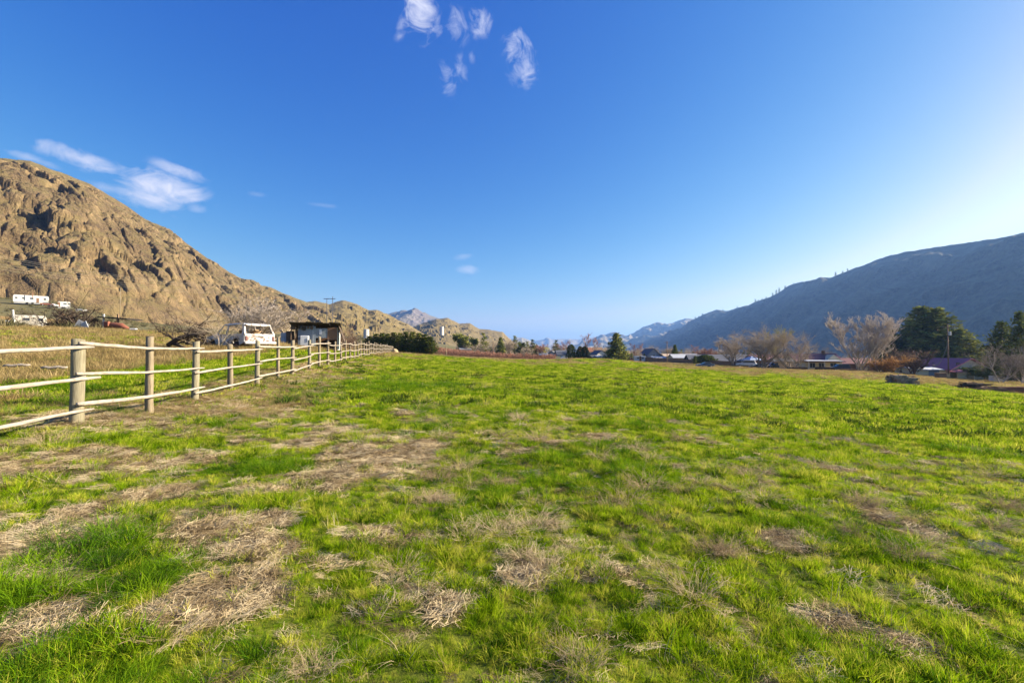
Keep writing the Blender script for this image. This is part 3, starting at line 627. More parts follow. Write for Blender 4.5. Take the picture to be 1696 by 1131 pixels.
def grass():
    P, K, S = [], [], []
    names = ['short', 'mid', 'lush', 'straw', 'stalk', 'tan', 'grassfar', 'tanfar', 'darkfar']; off = {}; c = 0
    for n in names: off[n] = c; c += len(PROTOS[n])
    def put(x, y, kind, s):
        if len(x) == 0: return
        P.append(np.stack([x, y], -1)); K.append(off[kind]+RNG.integers(0, len(PROTOS[kind]), len(x))); S.append(s if hasattr(s, '__len__') else np.full(len(x), s))
    # near ground, 1.3 - 26 m
    x, y, r = rnd_polar(GN[0], 0.5, 26, -72, 72, 1.05)
    straw, dirt, tan, lush, u = masks(x, y); q = RNG.uniform(0, 1, len(x)); grow = 0.60+0.030*np.clip(r-3, 0, 24)
    leftg = sst(-1.0, -3.0, x)
    gap = (1-sst(-0.32, -0.02, fbm(x/0.17, y/0.17, o=3, s=98)))*(1-sst(14, 24, r))
    live = (q > straw*0.84) & (q > tan*0.55)
    ing = RNG.uniform(0, 1, len(x)) < gap*0.85
    jl = RNG.uniform(0, 1, len(x)); islush = live & (jl < lush*(0.16+0.5*leftg))
    hp = (0.66+0.5*sst(-0.4, 0.5, fbm(x/0.5, y/0.5, o=3, s=91)))*(0.66+0.58*sst(-0.35, 0.35, fbm(x/0.13, y/0.13, o=2, s=97)))
    ismid = live & ~islush & (RNG.uniform(0, 1, len(x)) < 0.50)
    isshort = live & ~islush & ~ismid
    for m_, k in ((islush, 'lush'), (ismid, 'mid'), (isshort, 'short')):
        put(x[m_], y[m_], k, (RNG.uniform(0.65, 1.15, m_.sum())*hp[m_]*grow[m_]*np.where(ing[m_], 0.42, 1.0)))
    ds = (~live) & (u < 1.2) & (straw > 0.15)
    m_ = ds & (RNG.uniform(0, 1, len(x)) < 0.9*(1-0.5*dirt)); put(x[m_], y[m_], 'straw', RNG.uniform(0.8, 1.5, m_.sum())*grow[m_])
    m_ = RNG.uniform(0, 1, len(x)) < 0.012+0.03*straw; put(x[m_], y[m_], 'stalk', RNG.uniform(0.6, 1.3, m_.sum())*grow[m_])
    m_ = RNG.uniform(0, 1, len(x)) < 0.035*(1-straw); put(x[m_], y[m_], 'straw', RNG.uniform(0.6, 1.2, m_.sum())*grow[m_])
    m_ = (RNG.uniform(0, 1, len(x)) < tan*0.55) & (u > -2.4); put(x[m_], y[m_], 'tan', RNG.uniform(0.3, 0.62, m_.sum())*np.where(u[m_] > 3, 1.45, 0.8))
    # middle distance
    x, y, r = rnd_polar(GN[1], 14, 75, -58, 55, 1.0)
    straw, dirt, tan, lush, u = masks(x, y); q = RNG.uniform(0, 1, len(x))
    live = (q > straw*0.9) & (q > tan*0.9)
    put(x[live], y[live], 'grassfar', RNG.uniform(0.45, 1.0, live.sum())*(0.75+r[live]/110))
    m_ = (~live) & (q < tan) & (RNG.uniform(0, 1, len(x)) < np.where(u > 2, 0.9, 0.40)); put(x[m_], y[m_], 'tanfar', RNG.uniform(0.35, 0.9, m_.sum())*np.where(u[m_] > 3, 1.1, 0.5))
    m_ = (RNG.uniform(0, 1, len(x)) < 0.05) & (u < 0) ; put(x[m_], y[m_], 'darkfar', RNG.uniform(0.6, 1.5, m_.sum()))
    # far
    x, y, r = rnd_polar(GN[2], 60, 175, -50, 52, 1.0)
    straw, dirt, tan, lush, u = masks(x, y); q = RNG.uniform(0, 1, len(x))
    live = (q > tan*0.9) & (u < 6)
    put(x[live], y[live], 'grassfar', RNG.uniform(0.8, 1.6, live.sum()))
    m_ = (~live) & (RNG.uniform(0, 1, len(x)) < 0.8); put(x[m_], y[m_], 'tanfar', RNG.uniform(0.5, 1.1, m_.sum())*1.2)
    P = np.concatenate(P); K = np.concatenate(K); S = np.concatenate(S)
    keep = ~((P[:, 0]**2+P[:, 1]**2 < 0.3))
    scatter('grass', names, P[keep, 0], P[keep, 1], S[keep], K[keep])
GN = (112000, 52000, 24000)
grass()
def sage():
    x, y, r = rnd_polar(9000, 60, 420, -66, -14, 0.8)
    u = -(x-fence_x(y)); n = fbm(x/18, y/18, o=3, s=101)
    k = (u > 14) & (RNG.uniform(0, 1, len(x)) < 0.25+1.6*np.clip(n, 0, 1))
    x, y, r = x[k], y[k], r[k]
    scatter('sagebrush', ['sage'], x, y, RNG.uniform(0.5, 1.5, len(x)), RNG.integers(0, 4, len(x)))
sage()

# single dead weeds standing in the field
def weed_mesh(seed, n=70, rad=0.26, h=0.30):
    rng = np.random.default_rng(seed); P0, P1, R0, R1 = [], [], [], []
    def stem(p, az, el, L_, r, depth):
        k = 5; cur = p.copy(); a, e = az, el
        for i in range(k):
            d = np.array([math.cos(a)*math.cos(e), math.sin(a)*math.cos(e), math.sin(e)]); nx = cur+d*L_/k
            nx[2] = max(nx[2], 0.01); P0.append(cur.copy()); P1.append(nx.copy()); R0.append(r*(1-i/k*0.6)); R1.append(r*(1-(i+1)/k*0.6)); cur = nx
            a += rng.normal(0, 0.30); e -= rng.uniform(0.0, 0.38)
            if depth < 2 and rng.random() < 0.55: stem(cur, a+rng.normal(0, 0.9), e+rng.uniform(0, 0.7), L_*rng.uniform(0.3, 0.55), r*0.65, depth+1)
    for i in range(n):
        a = rng.uniform(0, 2*math.pi); q = rad*0.35*math.sqrt(rng.random())
        stem(np.array([q*math.cos(a), q*math.sin(a), 0.0]), a+rng.normal(0, .5), rng.uniform(0.35, 1.5), h*rng.uniform(0.6, 1.25), 0.0019, 0)
    V, Fq = tubes(P0, P1, R0, R1, 3); return np_mesh('dead_weed', V, Fq, m_weed)
WM = [weed_mesh(s, n, .26, h) for s, n, h in ((1, 60, .28), (2, 72, .24), (3, 48, .30), (4, 80, .22))]
WEEDS = [  # px, py, size, label
 (893,728,1.25,'grey-brown dead weed bush, the highest one right of the big straw patch'),
 (665,945,0.95,'dead curly weed low in the grass below the big straw patch'),
 (1065,808,1.35,'widest pale dead weed bush near the middle of the green field'),
 (1130,818,1.0,'dead weed bush just right of the widest pale one'),
 (870,925,0.95,'dead weed in lush grass, lower middle of the field'),
 (905,948,0.9,'dead weed tangled beside another in the lower middle of the field'),
 (1410,885,0.9,'reddish tan dead weed alone on the right half of the field'),
 (1150,1000,1.3,'large sparse grey weed in the tall grass at the lower right of centre'),
 (520,1108,0.9,'dead seedy weed at the bottom edge, left of centre'),
 (960,1115,1.0,'dead seedy weed at the bottom edge, right of centre'),
 (1520,775,0.9,'dead weed beside a pale patch on the right of the field'),
 (1660,838,1.1,'dead weed near the right edge of the field'),
 (745,722,0.9,'rusty tan weed just above the right tip of the big straw patch'),
 (828,800,0.9,'dead weed bush below and right of the big straw patch tip'),
 (1010,762,0.8,'small dead weed above the widest pale bush'),
 (970,690,0.9,'low dead weed in the middle distance right of centre'),
 (420,690,1.1,'dry brown bush beside the grass strip near the fence'),
 (385,672,1.2,'dry brown bush at the foot of the fence, fourth post'),
 (205,690,1.25,'tall dry weed between the first two big fence posts'),
 (75,730,1.3,'dry yellow weed stems under the lowest rail at the left edge')]
for px, py, s, lab in WEEDS:
    p = gp(px, py+6); o = link('dead_weed', random.choice(WM)); o.location = p; o.location.z = gz(p.x, p.y)-0.01
    s *= 0.62*(0.8+0.30*math.log(max(p.y, 1.5))); o.scale = (s, s, s*random.uniform(.75, 1)); o.rotation_euler.z = random.uniform(0, 6)
    tag(o, lab, 'dead weed', 'dead weeds standing in the field')
cnt = 0
while cnt < 130:
    px = random.uniform(700, 1690); py = 636+random.random()**1.9*300
    p = gp(px, py); 
    if p.y > 60 or fbm(np.array([p.x/6]), np.array([p.y/6]), o=2, s=131)[0] < -0.12: continue
    cnt += 1
    o = link('dead_weed', random.choice(WM)); o.location = (p.x, p.y, gz(p.x, p.y)-0.02); s = random.uniform(.32, .85)*(0.8+0.25*math.log(p.y)); o.scale = (s*1.15, s, s*.75); o.rotation_euler.z = random.uniform(0, 6)
    tag(o, 'low dead brown weed, one of many dotted over the green field', 'dead weed', 'small dead weeds dotted over the field')
# ------------------------------------------------------------------ trees
def skeleton(seed, h, stems=1, spread=0.55, up=0.35, depth=4, kids_=(5, 5, 4, 4), ratio=0.58, r0=None, gnarl=0.16, first=0.25, lean=0.12, twigr=0.012, droop=0.0):
    rng = np.random.default_rng(seed); big = ([], [], [], []); fine = ([], [], [], [])
    r0 = r0 or h*0.022
    def grow(p, d, L_, r, lev):
        n = 4 if lev < 2 else 3; cur = p; pts = [cur]; rr = [r]
        for i in range(n):
            d = d+rng.normal(0, gnarl, 3)+np.array([0, 0, up*0.25-droop*0.12*lev]); d /= np.linalg.norm(d); nx = cur+d*L_/n
            r1 = max(twigr*0.5, r*(1-0.55*(i+1)/n)); T = big if lev <= 1 else fine
            T[0].append(cur); T[1].append(nx); T[2].append(rr[-1]); T[3].append(r1); cur = nx; pts.append(cur); rr.append(r1)
        if lev >= depth: return
        k = kids_[min(lev, len(kids_)-1)]
        for j in range(k):
            t = rng.uniform(first if lev == 0 else 0.25, 1.0); f = t*n; i = min(n-1, int(f)); q = pts[i]+(pts[i+1]-pts[i])*(f-i)
            ax = d if lev else np.array([0, 0, 1.0])
            s = rng.normal(0, 1, 3); s -= ax*s.dot(ax); s /= np.linalg.norm(s)+1e-9
            a = spread*rng.uniform(0.7, 1.3); nd = ax*math.cos(a)+s*math.sin(a); nd[2] = nd[2]+up*0.5-droop*0.3*lev; nd /= np.linalg.norm(nd)
            grow(q, nd, L_*ratio*rng.uniform(0.75, 1.2), max(twigr, rr[i]*0.55), lev+1)
    for s in range(stems):
        a = rng.uniform(0, 2*math.pi); l = (0.03 if stems == 1 else lean)*rng.uniform(0.5, 1.4)
        grow(np.array([0.15*h*0.1*math.cos(a)*(stems > 1), 0.15*h*0.1*math.sin(a)*(stems > 1), -0.1]), np.array([math.sin(l)*math.cos(a), math.sin(l)*math.sin(a), math.cos(l)]), h*(0.52 if ratio > 0.5 else 0.62)*rng.uniform(0.85, 1.05), r0/math.sqrt(stems), 0)
    return big, fine
def bark_mat(name, a, b): return simple(name, a, b, 4.0, 0.95, 0.1, 0, 0.01, (6, 6, 1))
mb_grey = bark_mat('grey_bark', (0.30, 0.25, 0.20), (0.17, 0.14, 0.11)); mb_tan = bark_mat('tan_bark', (0.46, 0.38, 0.285), (0.30, 0.245, 0.18))
mb_brown = bark_mat('brown_bark', (0.23, 0.15, 0.10), (0.12, 0.08, 0.055)); mb_pale = bark_mat('pale_bark', (0.52, 0.45, 0.38), (0.33, 0.28, 0.23))
mb_red = bark_mat('reddish_twigs', (0.36, 0.20, 0.14), (0.22, 0.11, 0.08)); mb_orange = bark_mat('orange_twigs', (0.50, 0.29, 0.10), (0.33, 0.17, 0.06)); mb_black = bark_mat('blackened_wood', (0.10, 0.075, 0.055), (0.045, 0.035, 0.03))
mb_yel = bark_mat('budding_yellow_twigs', (0.52, 0.44, 0.09), (0.34, 0.30, 0.07))
m_fir = leafmat('fir_needles', [(0.036, 0.052, 0.016), (0.12, 0.145, 0.036), (0.28, 0.28, 0.06)], 0.45, 0.15, 'World', 0.5)
m_cyp = leafmat('cypress_foliage', [(0.035, 0.055, 0.010), (0.085, 0.11, 0.016), (0.17, 0.175, 0.026)], 0.6, 0.2, 'World', 0.5)
m_blu = leafmat('blue_green_needles', [(0.020, 0.032, 0.024), (0.05, 0.07, 0.05), (0.085, 0.10, 0.065)], 0.6, 0.15, 'World', 0.5)
TREES = {}
def bare_proto(key, **k):
    bark = k.pop('bark'); twig = k.pop('twig', bark); tw = k.get('twigr', 0.012)
    big, fine = skeleton(**k); H = k['h']
    def mk(nm, T, m, n):
        V, Fq = tubes(T[0], T[1], T[2], T[3], n); return np_mesh(nm, V, Fq, m, False)
    allz = max(max(p[2] for p in fine[1]), 1e-3)
    TREES[key] = (H, allz, mk('trunk', big, bark, 5), mk('crown', fine, twig, 3))
def leaf_quads(C, S, rng, flat=0.5, asp=0.5):
    n = len(C); a = rng.uniform(0, 2*np.pi, n); el = rng.normal(0, flat, n)
    u = np.stack([np.cos(a)*np.cos(el), np.sin(a)*np.cos(el), np.sin(el)], -1); r = rng.normal(0, 1, (n, 3)); r[:, 2] *= 1.0
    w = np.cross(u, r); w /= np.linalg.norm(w, axis=1, keepdims=True)+1e-9
    S = S[:, None]; V = np.stack([C-u*S*0.5, C+w*S*asp*0.5, C+u*S*0.5, C-w*S*asp*0.5], 1).reshape(-1, 3)
    return V, np.arange(4*n).reshape(n, 4)
def conifer_proto(key, seed, h, r, mat, n_wh=26, per=9, size=0.55, bare=0.06, power=0.85, droop=0.18, dens=9, bark=None, rag=0.35, lean_=0.0):
    rng = np.random.default_rng(seed); P0, P1, R0, R1 = [np.array([0, 0, -0.2])], [np.array([0, 0, h*0.97])], [h*0.018], [h*0.003]; C, S = [], []
    for i in range(n_wh):
        z = h*(bare+(1-bare)*(i+rng.uniform(0, 1))/n_wh); f = (z/h-bare)/(1-bare)
        env = r*max(0.03, (1-f))**power*(0.55+0.45*min(1, f*6))
        for j in range(per):
            a = rng.uniform(0, 2*math.pi); L_ = env*(1-rag*rng.random()); dr = droop*rng.uniform(0.3, 1.4)
            e = np.array([math.cos(a)*L_, math.sin(a)*L_, -dr*L_+0.10*L_]); p = np.array([0, 0, z])
            P0.append(p); P1.append(p+e); R0.append(0.012*L_+0.01); R1.append(0.008)
            k = max(3, int(dens*L_/r*1.3)); t = rng.uniform(0.18, 1.05, k)**0.75
            pos = p+e*t[:, None]+rng.normal(0, 1, (k, 3))*np.array([1, 1, 0.6])*size*0.40; C.append(pos); S.append(size*rng.uniform(0.5, 1.3, k)*(1.15-0.4*t))
    k = 10; C.append(np.stack([rng.normal(0, .06, k), rng.normal(0, .06, k), h*(0.94+0.06*rng.random(k))], -1)); S.append(np.full(k, size*0.5))
    V, Fq = tubes(P0, P1, R0, R1, 4); tr = np_mesh('trunk', V, Fq, bark or mb_brown)
    V, Fq = leaf_quads(np.concatenate(C), np.concatenate(S), rng, 0.6, 0.6); TREES[key] = (h, h, tr, np_mesh('crown', V, Fq, mat))
def column_proto(key, seed, h, r, mat, n=2600, size=0.32, taper=0.35, shape='col'):
    rng = np.random.default_rng(seed); f = rng.uniform(0, 1, n)
    env = (np.minimum(1, f*5)**0.5)*np.where(shape == 'cone', (1-f)**0.75+0.02, np.sqrt(np.clip(1-((f-0.35)/0.66)**2, 0.0, 1)))*r
    a = rng.uniform(0, 2*np.pi, n); lump = 1+0.22*np.sin(3*a+8*f+seed)+0.16*np.sin(7*a-17*f)
    q = env*lump*np.sqrt(rng.uniform(0.35, 1, n)); C = np.stack([q*np.cos(a), q*np.sin(a), h*(0.02+f*0.97)+rng.normal(0, .05*h/6, n)], -1)
    V, Fq = leaf_quads(C, size*rng.uniform(0.5, 1.3, n), rng, 0.9); V2, F2 = tubes([[0, 0, -.2]], [[0, 0, h*.7]], [h*.02], [h*.008], 5)
    TREES[key] = (h, h, np_mesh('trunk', V2, F2, mb_brown), np_mesh('crown', V, Fq, mat))
def leafy_proto(key, seed, h, r, mat, n=1800, size=0.4, bark=None):
    rng = np.random.default_rng(seed); big, fine = skeleton(seed, h, 1, .6, .3, 3, (7, 5, 4), .55)
    V, Fq = tubes(big[0]+fine[0], big[1]+fine[1], big[2]+fine[2], big[3]+fine[3], 4); ends = np.array(fine[1])
    C = ends[rng.integers(0, len(ends), n)]+rng.normal(0, size*0.7, (n, 3)); V2, F2 = leaf_quads(C, size*rng.uniform(.5, 1.3, n), rng, 1.0)
    TREES[key] = (h, float(C[:, 2].max()), np_mesh('trunk', V, Fq, bark or mb_grey), np_mesh('crown', V2, F2, mat))
# shapes
bare_proto('spread', seed=3, h=10, stems=4, spread=0.60, up=0.16, depth=4, kids_=(7, 6, 5, 5), ratio=0.56, bark=mb_grey, twigr=0.011, first=0.12, lean=0.42, twig=mb_tan, r0=0.26)
bare_proto('spread2', seed=5, h=10, stems=6, spread=0.55, up=0.14, depth=4, kids_=(6, 6, 5, 4), ratio=0.54, bark=mb_grey, twigr=0.011, first=0.10, lean=0.60, twig=mb_tan, r0=0.28)
bare_proto('poplar', seed=9, h=15, stems=7, spread=0.26, up=0.40, depth=4, kids_=(11, 6, 5, 4), ratio=0.42, bark=mb_pale, twigr=0.014, first=0.12, gnarl=0.08, lean=0.19, r0=0.17, twig=mb_pale)
bare_proto('bushtree', seed=11, h=7, stems=13, spread=0.42, up=0.22, depth=4, kids_=(7, 5, 4, 4), ratio=0.50, bark=mb_tan, twigr=0.012, first=0.10, lean=0.62, twig=mb_pale, r0=0.24)
bare_proto('shrub', seed=13, h=4, stems=9, spread=0.5, up=0.15, depth=3, kids_=(7, 6, 5), ratio=0.5, bark=mb_brown, twigr=0.015, first=0.08, lean=0.7, twig=mb_brown, r0=0.2)
bare_proto('shrub_orange', seed=14, h=4, stems=10, spread=0.5, up=0.12, depth=3, kids_=(7, 6, 6), ratio=0.48, bark=mb_brown, twigr=0.017, first=0.08, lean=0.6, twig=mb_orange, r0=0.2, droop=0.2)
bare_proto('shrub_red', seed=15, h=4, stems=8, spread=0.5, up=0.2, depth=3, kids_=(7, 6, 5), ratio=0.5, bark=mb_brown, twigr=0.018, first=0.08, lean=0.5, twig=mb_red, r0=0.2)
bare_proto('budding', seed=17, h=10, stems=2, spread=0.42, up=0.4, depth=4, kids_=(8, 6, 5, 4), ratio=0.52, bark=mb_tan, twigr=0.013, first=0.12, lean=0.2, r0=.2, twig=mb_yel)
bare_proto('thin', seed=19, h=12, stems=1, spread=0.5, up=0.35, depth=4, kids_=(8, 6, 5, 4), ratio=0.46, bark=mb_grey, twigr=0.022, first=0.25, r0=.16, twig=mb_red)
bare_proto('rough', seed=21, h=9, stems=3, spread=0.75, up=0.10, depth=4, kids_=(7, 6, 5, 4), ratio=0.58, bark=mb_pale, twigr=0.013, first=0.1, gnarl=0.2, lean=0.5, r0=.24, twig=mb_grey)
bare_proto('dark', seed=23, h=6, stems=5, spread=0.6, up=0.15, depth=4, kids_=(6, 5, 4, 3), ratio=0.55, bark=mb_brown, twigr=0.012, first=0.1, lean=0.6, twig=mb_brown, gnarl=.2)
conifer_proto('cedar', 31, 13, 5.6, m_fir, 34, 13, 0.72, 0.03, 0.62, 0.22, 15, rag=0.5)
conifer_proto('cedar2', 32, 13, 4.6, m_fir, 36, 13, 0.68, 0.03, 0.58, -0.1, 15, rag=0.5)
conifer_proto('spruce', 33, 12, 3.6, m_fir, 34, 14, 0.80, 0.02, 0.85, 0.35, 14, rag=0.3)
conifer_proto('pine', 34, 12, 3.2, m_fir, 18, 8, 0.80, 0.15, 0.55, 0.0, 9, rag=0.5)
conifer_proto('bluespruce', 35, 6, 2.2, m_blu, 20, 10, 0.45, 0.02, 0.85, 0.15, 9)
conifer_proto('leyland', 36, 5.6, 1.9, m_cyp, 22, 12, 0.42, 0.01, 0.62, -0.55, 10, rag=0.35)
conifer_proto('leyland2', 37, 5.4, 1.8, m_cyp, 22, 12, 0.40, 0.01, 0.70, -0.65, 10, rag=0.4)
conifer_proto('farpine', 38, 12, 3.4, m_fir, 12, 7, 1.6, 0.1, 0.8, 0.1, 5)
column_proto('arbor', 41, 6, 1.1, m_cyp); column_proto('cypress', 42, 6, 0.75, m_fir, 1500); column_proto('hedge', 43, 3, 3.0, m_fir, 2600, 0.4)
leafy_proto('olive', 51, 8, 4, m_cyp); leafy_proto('roundfir', 52, 10, 5, m_fir, 3800, 0.6)
def tree(name, key, px, py_top, d, width, label, cat='tree', group=None, py_base=None, rz=None, sink=0.1):
    """tree standing d metres ahead whose top reaches the photo row py_top and whose crown is `width` photo pixels wide"""
    p = place(px, d)
    if py_base is not None: p.z = W(px, py_base, d).z
    top = W(px, py_top, d).z; H, zt, tm, cm = TREES[key]
    s = max(0.2, (top-p.z)/zt)
    V = np.empty(len(cm.vertices)*3, np.float32); cm.vertices.foreach_get('co', V); V = V.reshape(-1, 3)
    w0 = float(np.percentile(np.abs(V[:, 0]), 97)+np.percentile(np.abs(V[:, 1]), 97)); sx = (width/F*d)/w0 if width else s
    r = empty(name, (p.x, p.y, p.z-sink), rz if rz is not None else random.uniform(0, 6.28), label, cat, group); r.scale = (sx, sx, s)
    link('trunk', tm, r); link('crown', cm, r); return r
G1 = 'big leafless trees at the right edge of the field'
# right of centre, near the houses
tree('bare_tree', 'spread', 1216, 546, 150, 52, 'leafless grey-tan tree left of the pair of big rounded bare trees, over the wooden fence', group=G1)
tree('bare_tree', 'spread', 1262, 531, 125, 76, 'big round leafless tree with dark trunk beside the parked white cars', group=G1)
tree('bare_tree', 'spread2', 1310, 545, 122, 66, 'low spreading leafless tree in front of the tan garage', group=G1)
tree('budding_tree', 'budding', 1290, 534, 150, 46, 'yellow-green budding willow between two big bare trees', 'tree')
tree('bare_tree', 'rough', 1372, 566, 160, 44, 'small leafless tree left of the tall pale poplar', group=G1)
tree('bare_poplar', 'poplar', 1424, 513, 150, 92, 'tall pale leafless poplar with upswept branches, tallest bare tree', 'tree')
tree('bare_tree', 'spread', 1190, 572, 200, 30, 'small rounded leafless tree above the dark grey house roof')
tree('orange_shrub', 'shrub_orange', 1462, 584, 108, 62, 'orange-brown twiggy shrub at the foot of the pale poplar', 'shrub')
tree('brown_shrub', 'shrub', 1512, 574, 112, 72, 'wide dark brown leafless thicket left of the white-roofed shed', 'shrub')
tree('brown_shrub', 'shrub', 1487, 575, 125, 56, 'taller thin brown thicket behind the orange shrub', 'shrub')
tree('conifer', 'cedar2', 1478, 547, 175, 40, 'small dark evergreen tucked behind the brown thicket, left of the big evergreens', 'tree')
tree('conifer', 'cedar', 1526, 509, 170, 96, 'big dark green cedar, leftmost of the large evergreen group', 'tree', 'large evergreens behind the red-roofed house')
tree('conifer', 'cedar2', 1552, 511, 168, 84, 'big dark cedar in the middle of the large evergreen group', 'tree', 'large evergreens behind the red-roofed house')
tree('conifer', 'cedar', 1590, 545, 160, 80, 'lower broad cedar right of the utility pole, sloping down to the house roof', 'tree', 'large evergreens behind the red-roofed house')
tree('conifer', 'cedar', 1510, 530, 178, 66, 'shaggy cedar with long side branches on the left flank of the evergreen group', 'tree', 'large evergreens behind the red-roofed house')
tree('conifer', 'spruce', 1612, 578, 165, 34, 'small evergreen poking up behind the red metal roof', 'tree')
tree('conifer', 'cedar', 1660, 533, 118, 56, 'dark evergreen near the right edge, left of the tallest one', 'tree')
tree('conifer', 'cedar', 1690, 517, 112, 52, 'dark evergreen cut by the right edge of the photo', 'tree')
tree('rough_tree', 'rough', 1655, 562, 98, 74, 'grey leafless rough-barked tree in front of the red-roofed house', 'tree')
tree('rough_tree', 'rough', 1690, 560, 96, 70, 'grey leafless tangle of a tree at the right edge in front of the evergreens', 'tree')
tree('dark_shrub', 'roundfir', 1630, 602, 106, 44, 'low dark green branches hanging over the red-roofed house wall', 'shrub')
# centre distance
tree('conifer', 'spruce', 1021, 552, 186, 34, 'single tall dark spruce standing right of centre behind the field', 'tree')
for px, top, w in ((946, 570, 16), (961, 573, 13), (968, 573, 12)):
    tree('arborvitae', 'arbor', px, top, 186, w, {946: 'widest columnar green arborvitae, leftmost of the three in the centre', 961: 'middle columnar green arborvitae of the three in the centre', 968: 'narrow columnar arborvitae beside the small blue spruce'}[px], 'tree', 'columnar evergreens in the centre')
tree('conifer', 'bluespruce', 974, 580, 182, 15, 'small blue-green spruce right of the columnar evergreens', 'tree')
tree('cypress', 'cypress', 1040, 584, 195, 5, 'slim dark cypress just right of the tall spruce', 'tree', 'slim cypresses right of the tall spruce')
tree('cypress', 'cypress', 1046, 584, 195, 4.5, 'second slim dark cypress from the tall spruce', 'tree', 'slim cypresses right of the tall spruce')
tree('cypress', 'cypress', 1067, 585, 200, 4, 'slim dark cypress above the white caravan', 'tree', 'slim cypresses right of the tall spruce')
tree('bare_tree', 'thin', 969, 551, 230, 22, 'thin tall leafless tree rising above the columnar evergreens', 'tree', 'thin leafless trees over the village')
tree('bare_tree', 'thin', 985, 557, 230, 20, 'thin leafless tree just left of the tall spruce', 'tree', 'thin leafless trees over the village')
tree('bare_tree', 'thin', 942, 562, 240, 18, 'thin leafless tree above the leftmost columnar evergreen', 'tree', 'thin leafless trees over the village')
tree('bare_tree', 'thin', 1051, 567, 200, 14, 'narrow reddish leafless tree above the red car', 'tree', 'thin leafless trees over the village')
tree('bare_tree', 'spread', 995, 568, 225, 30, 'reddish tan round leafless tree touching the tall spruce', 'tree')
tree('bare_tree', 'spread', 1058, 580, 190, 14, 'small tan leafless tree beside the white caravan', 'tree')
tree('bare_tree', 'spread2', 1085, 582, 215, 34, 'pale leafless tree behind the grey gabled house', 'tree')
tree('conifer', 'spruce', 1118, 571, 190, 14, 'small spruce right of the utility pole in the centre distance', 'tree')
tree('bare_tree', 'thin', 1155, 570, 200, 14, 'narrow reddish leafless tree left of the pink rounded one', 'tree', 'thin leafless trees over the village')
tree('bare_tree', 'shrub_red', 1172, 574, 195, 28, 'pinkish rounded leafless tree above the dark hedge', 'tree')
tree('bare_tree', 'shrub_red', 1134, 582, 200, 22, 'low reddish leafless tree above the white metal roof', 'tree')
tree('evergreen_hedge', 'hedge', 1168, 587.5, 165, 34, 'dark clipped hedge behind the wooden fence, left of the dark grey roof', 'hedge')
tree('conifer', 'cypress', 1151, 589, 160, 6, 'small round dark shrub at the end of the white metal roof', 'shrub')
# left of centre: wooded edge beyond the orchard
GL = 'trees beyond the brown orchard'
for name, key, px, top, d, w, lab in [
 ('conifer', 'roundfir', 764, 549, 225, 24, 'dark broad evergreen, highest at the left end of the tree line beyond the orchard'),
 ('conifer', 'roundfir', 784, 557, 230, 16, 'dark evergreen second from the left in the tree line beyond the orchard'),
 ('conifer', 'pine', 801, 551, 228, 14, 'tall narrow pine left of the lone pole beyond the orchard'),
 ('conifer', 'spruce', 829, 559, 222, 17, 'conical spruce right of the lone pole beyond the orchard'),
 ('conifer', 'pine', 853, 556, 236, 12, 'pine in the middle of the tree line with its tip above the far hills'),
 ('conifer', 'roundfir', 862, 564, 228, 14, 'dark rounded evergreen above the middle of the orchard'),
 ('conifer', 'pine', 882, 562, 232, 12, 'last tall pine at the right end of the tree line beyond the orchard'),
 ('conifer', 'pine', 873, 565, 236, 12, 'dark pine just left of the last tall pine of the tree line'),
 ('bare_tree', 'spread', 775, 566, 224, 20, 'grey leafless tree between the two leftmost dark evergreens'),
 ('bare_tree', 'spread2', 813, 560, 232, 24, 'pale leafless tree behind the lone pole beyond the orchard'),
 ('bare_tree', 'spread', 843, 557, 234, 30, 'broad tan leafless tree right of the conical spruce'),
 ('bare_tree', 'spread', 794, 570, 226, 20, 'low tan leafless tree beside the tall narrow pine'),
 ('bare_tree', 'spread2', 872, 572, 226, 22, 'low pale leafless tree in front of the last two pines'),
 ('bare_tree', 'shrub_red', 893, 568, 236, 26, 'reddish leafless tree at the right end of the wooded edge'),
 ('budding_tree', 'budding', 902, 572, 226, 16, 'yellowish budding tree above the parked pickup'),
 ('bare_tree', 'thin', 925, 570, 240, 30, 'grey leafless tree behind the small grey house'),
 ('bare_tree', 'rough', 916, 575, 236, 26, 'brown tangled leafless tree left of the small grey house')]:
    tree(name, key, px, top, d, w, lab, 'tree', GL)
tree('broken_tree', 'pine', 921, 563, 238, 12, 'ragged dark tree with a bent broken top above the small grey house', 'tree')
# hedge row of cypresses by the fence end
GH = 'row of cypresses behind the end of the fence'
hx = [612, 622, 632, 642, 652, 662, 672, 683, 694, 703, 712]; ht = [556, 553, 551, 553, 550, 552, 549, 550, 551, 554, 557]
hd = [136, 135, 134, 133, 131, 130, 128, 127, 125, 124, 122]
words = ['first', 'second', 'third', 'fourth', 'fifth', 'sixth', 'seventh', 'eighth', 'ninth', 'tenth', 'last']
for i in range(11):
    tree('hedge_cypress', 'leyland' if i % 2 else 'leyland2', hx[i], ht[i], hd[i], 22 if i < 9 else 25, f'dark green bushy cypress, {words[i]} of the row counted from the water tank', 'tree', GH, py_base=(583 if i < 3 else 586 if i < 7 else 588))
# left: behind the truck and the shed
tree('bare_bush', 'bushtree', 440, 486, 62, 124, 'big fan-shaped tan leafless tree behind the white wrecked truck', 'tree')
tree('bare_bush', 'dark', 580, 541, 80, 62, 'brown tangled leafless tree right of the old shed', 'tree')
tree('bare_bush', 'dark', 565, 528, 90, 50, 'darker taller leafless tree rising behind the old shed roof', 'tree')
tree('bare_bush', 'shrub', 345, 545, 75, 60, 'low brown brush left of the wrecked truck', 'shrub')
tree('bare_bush', 'shrub', 482, 552, 75, 40, 'low brush between the wrecked truck and the shed', 'shrub')
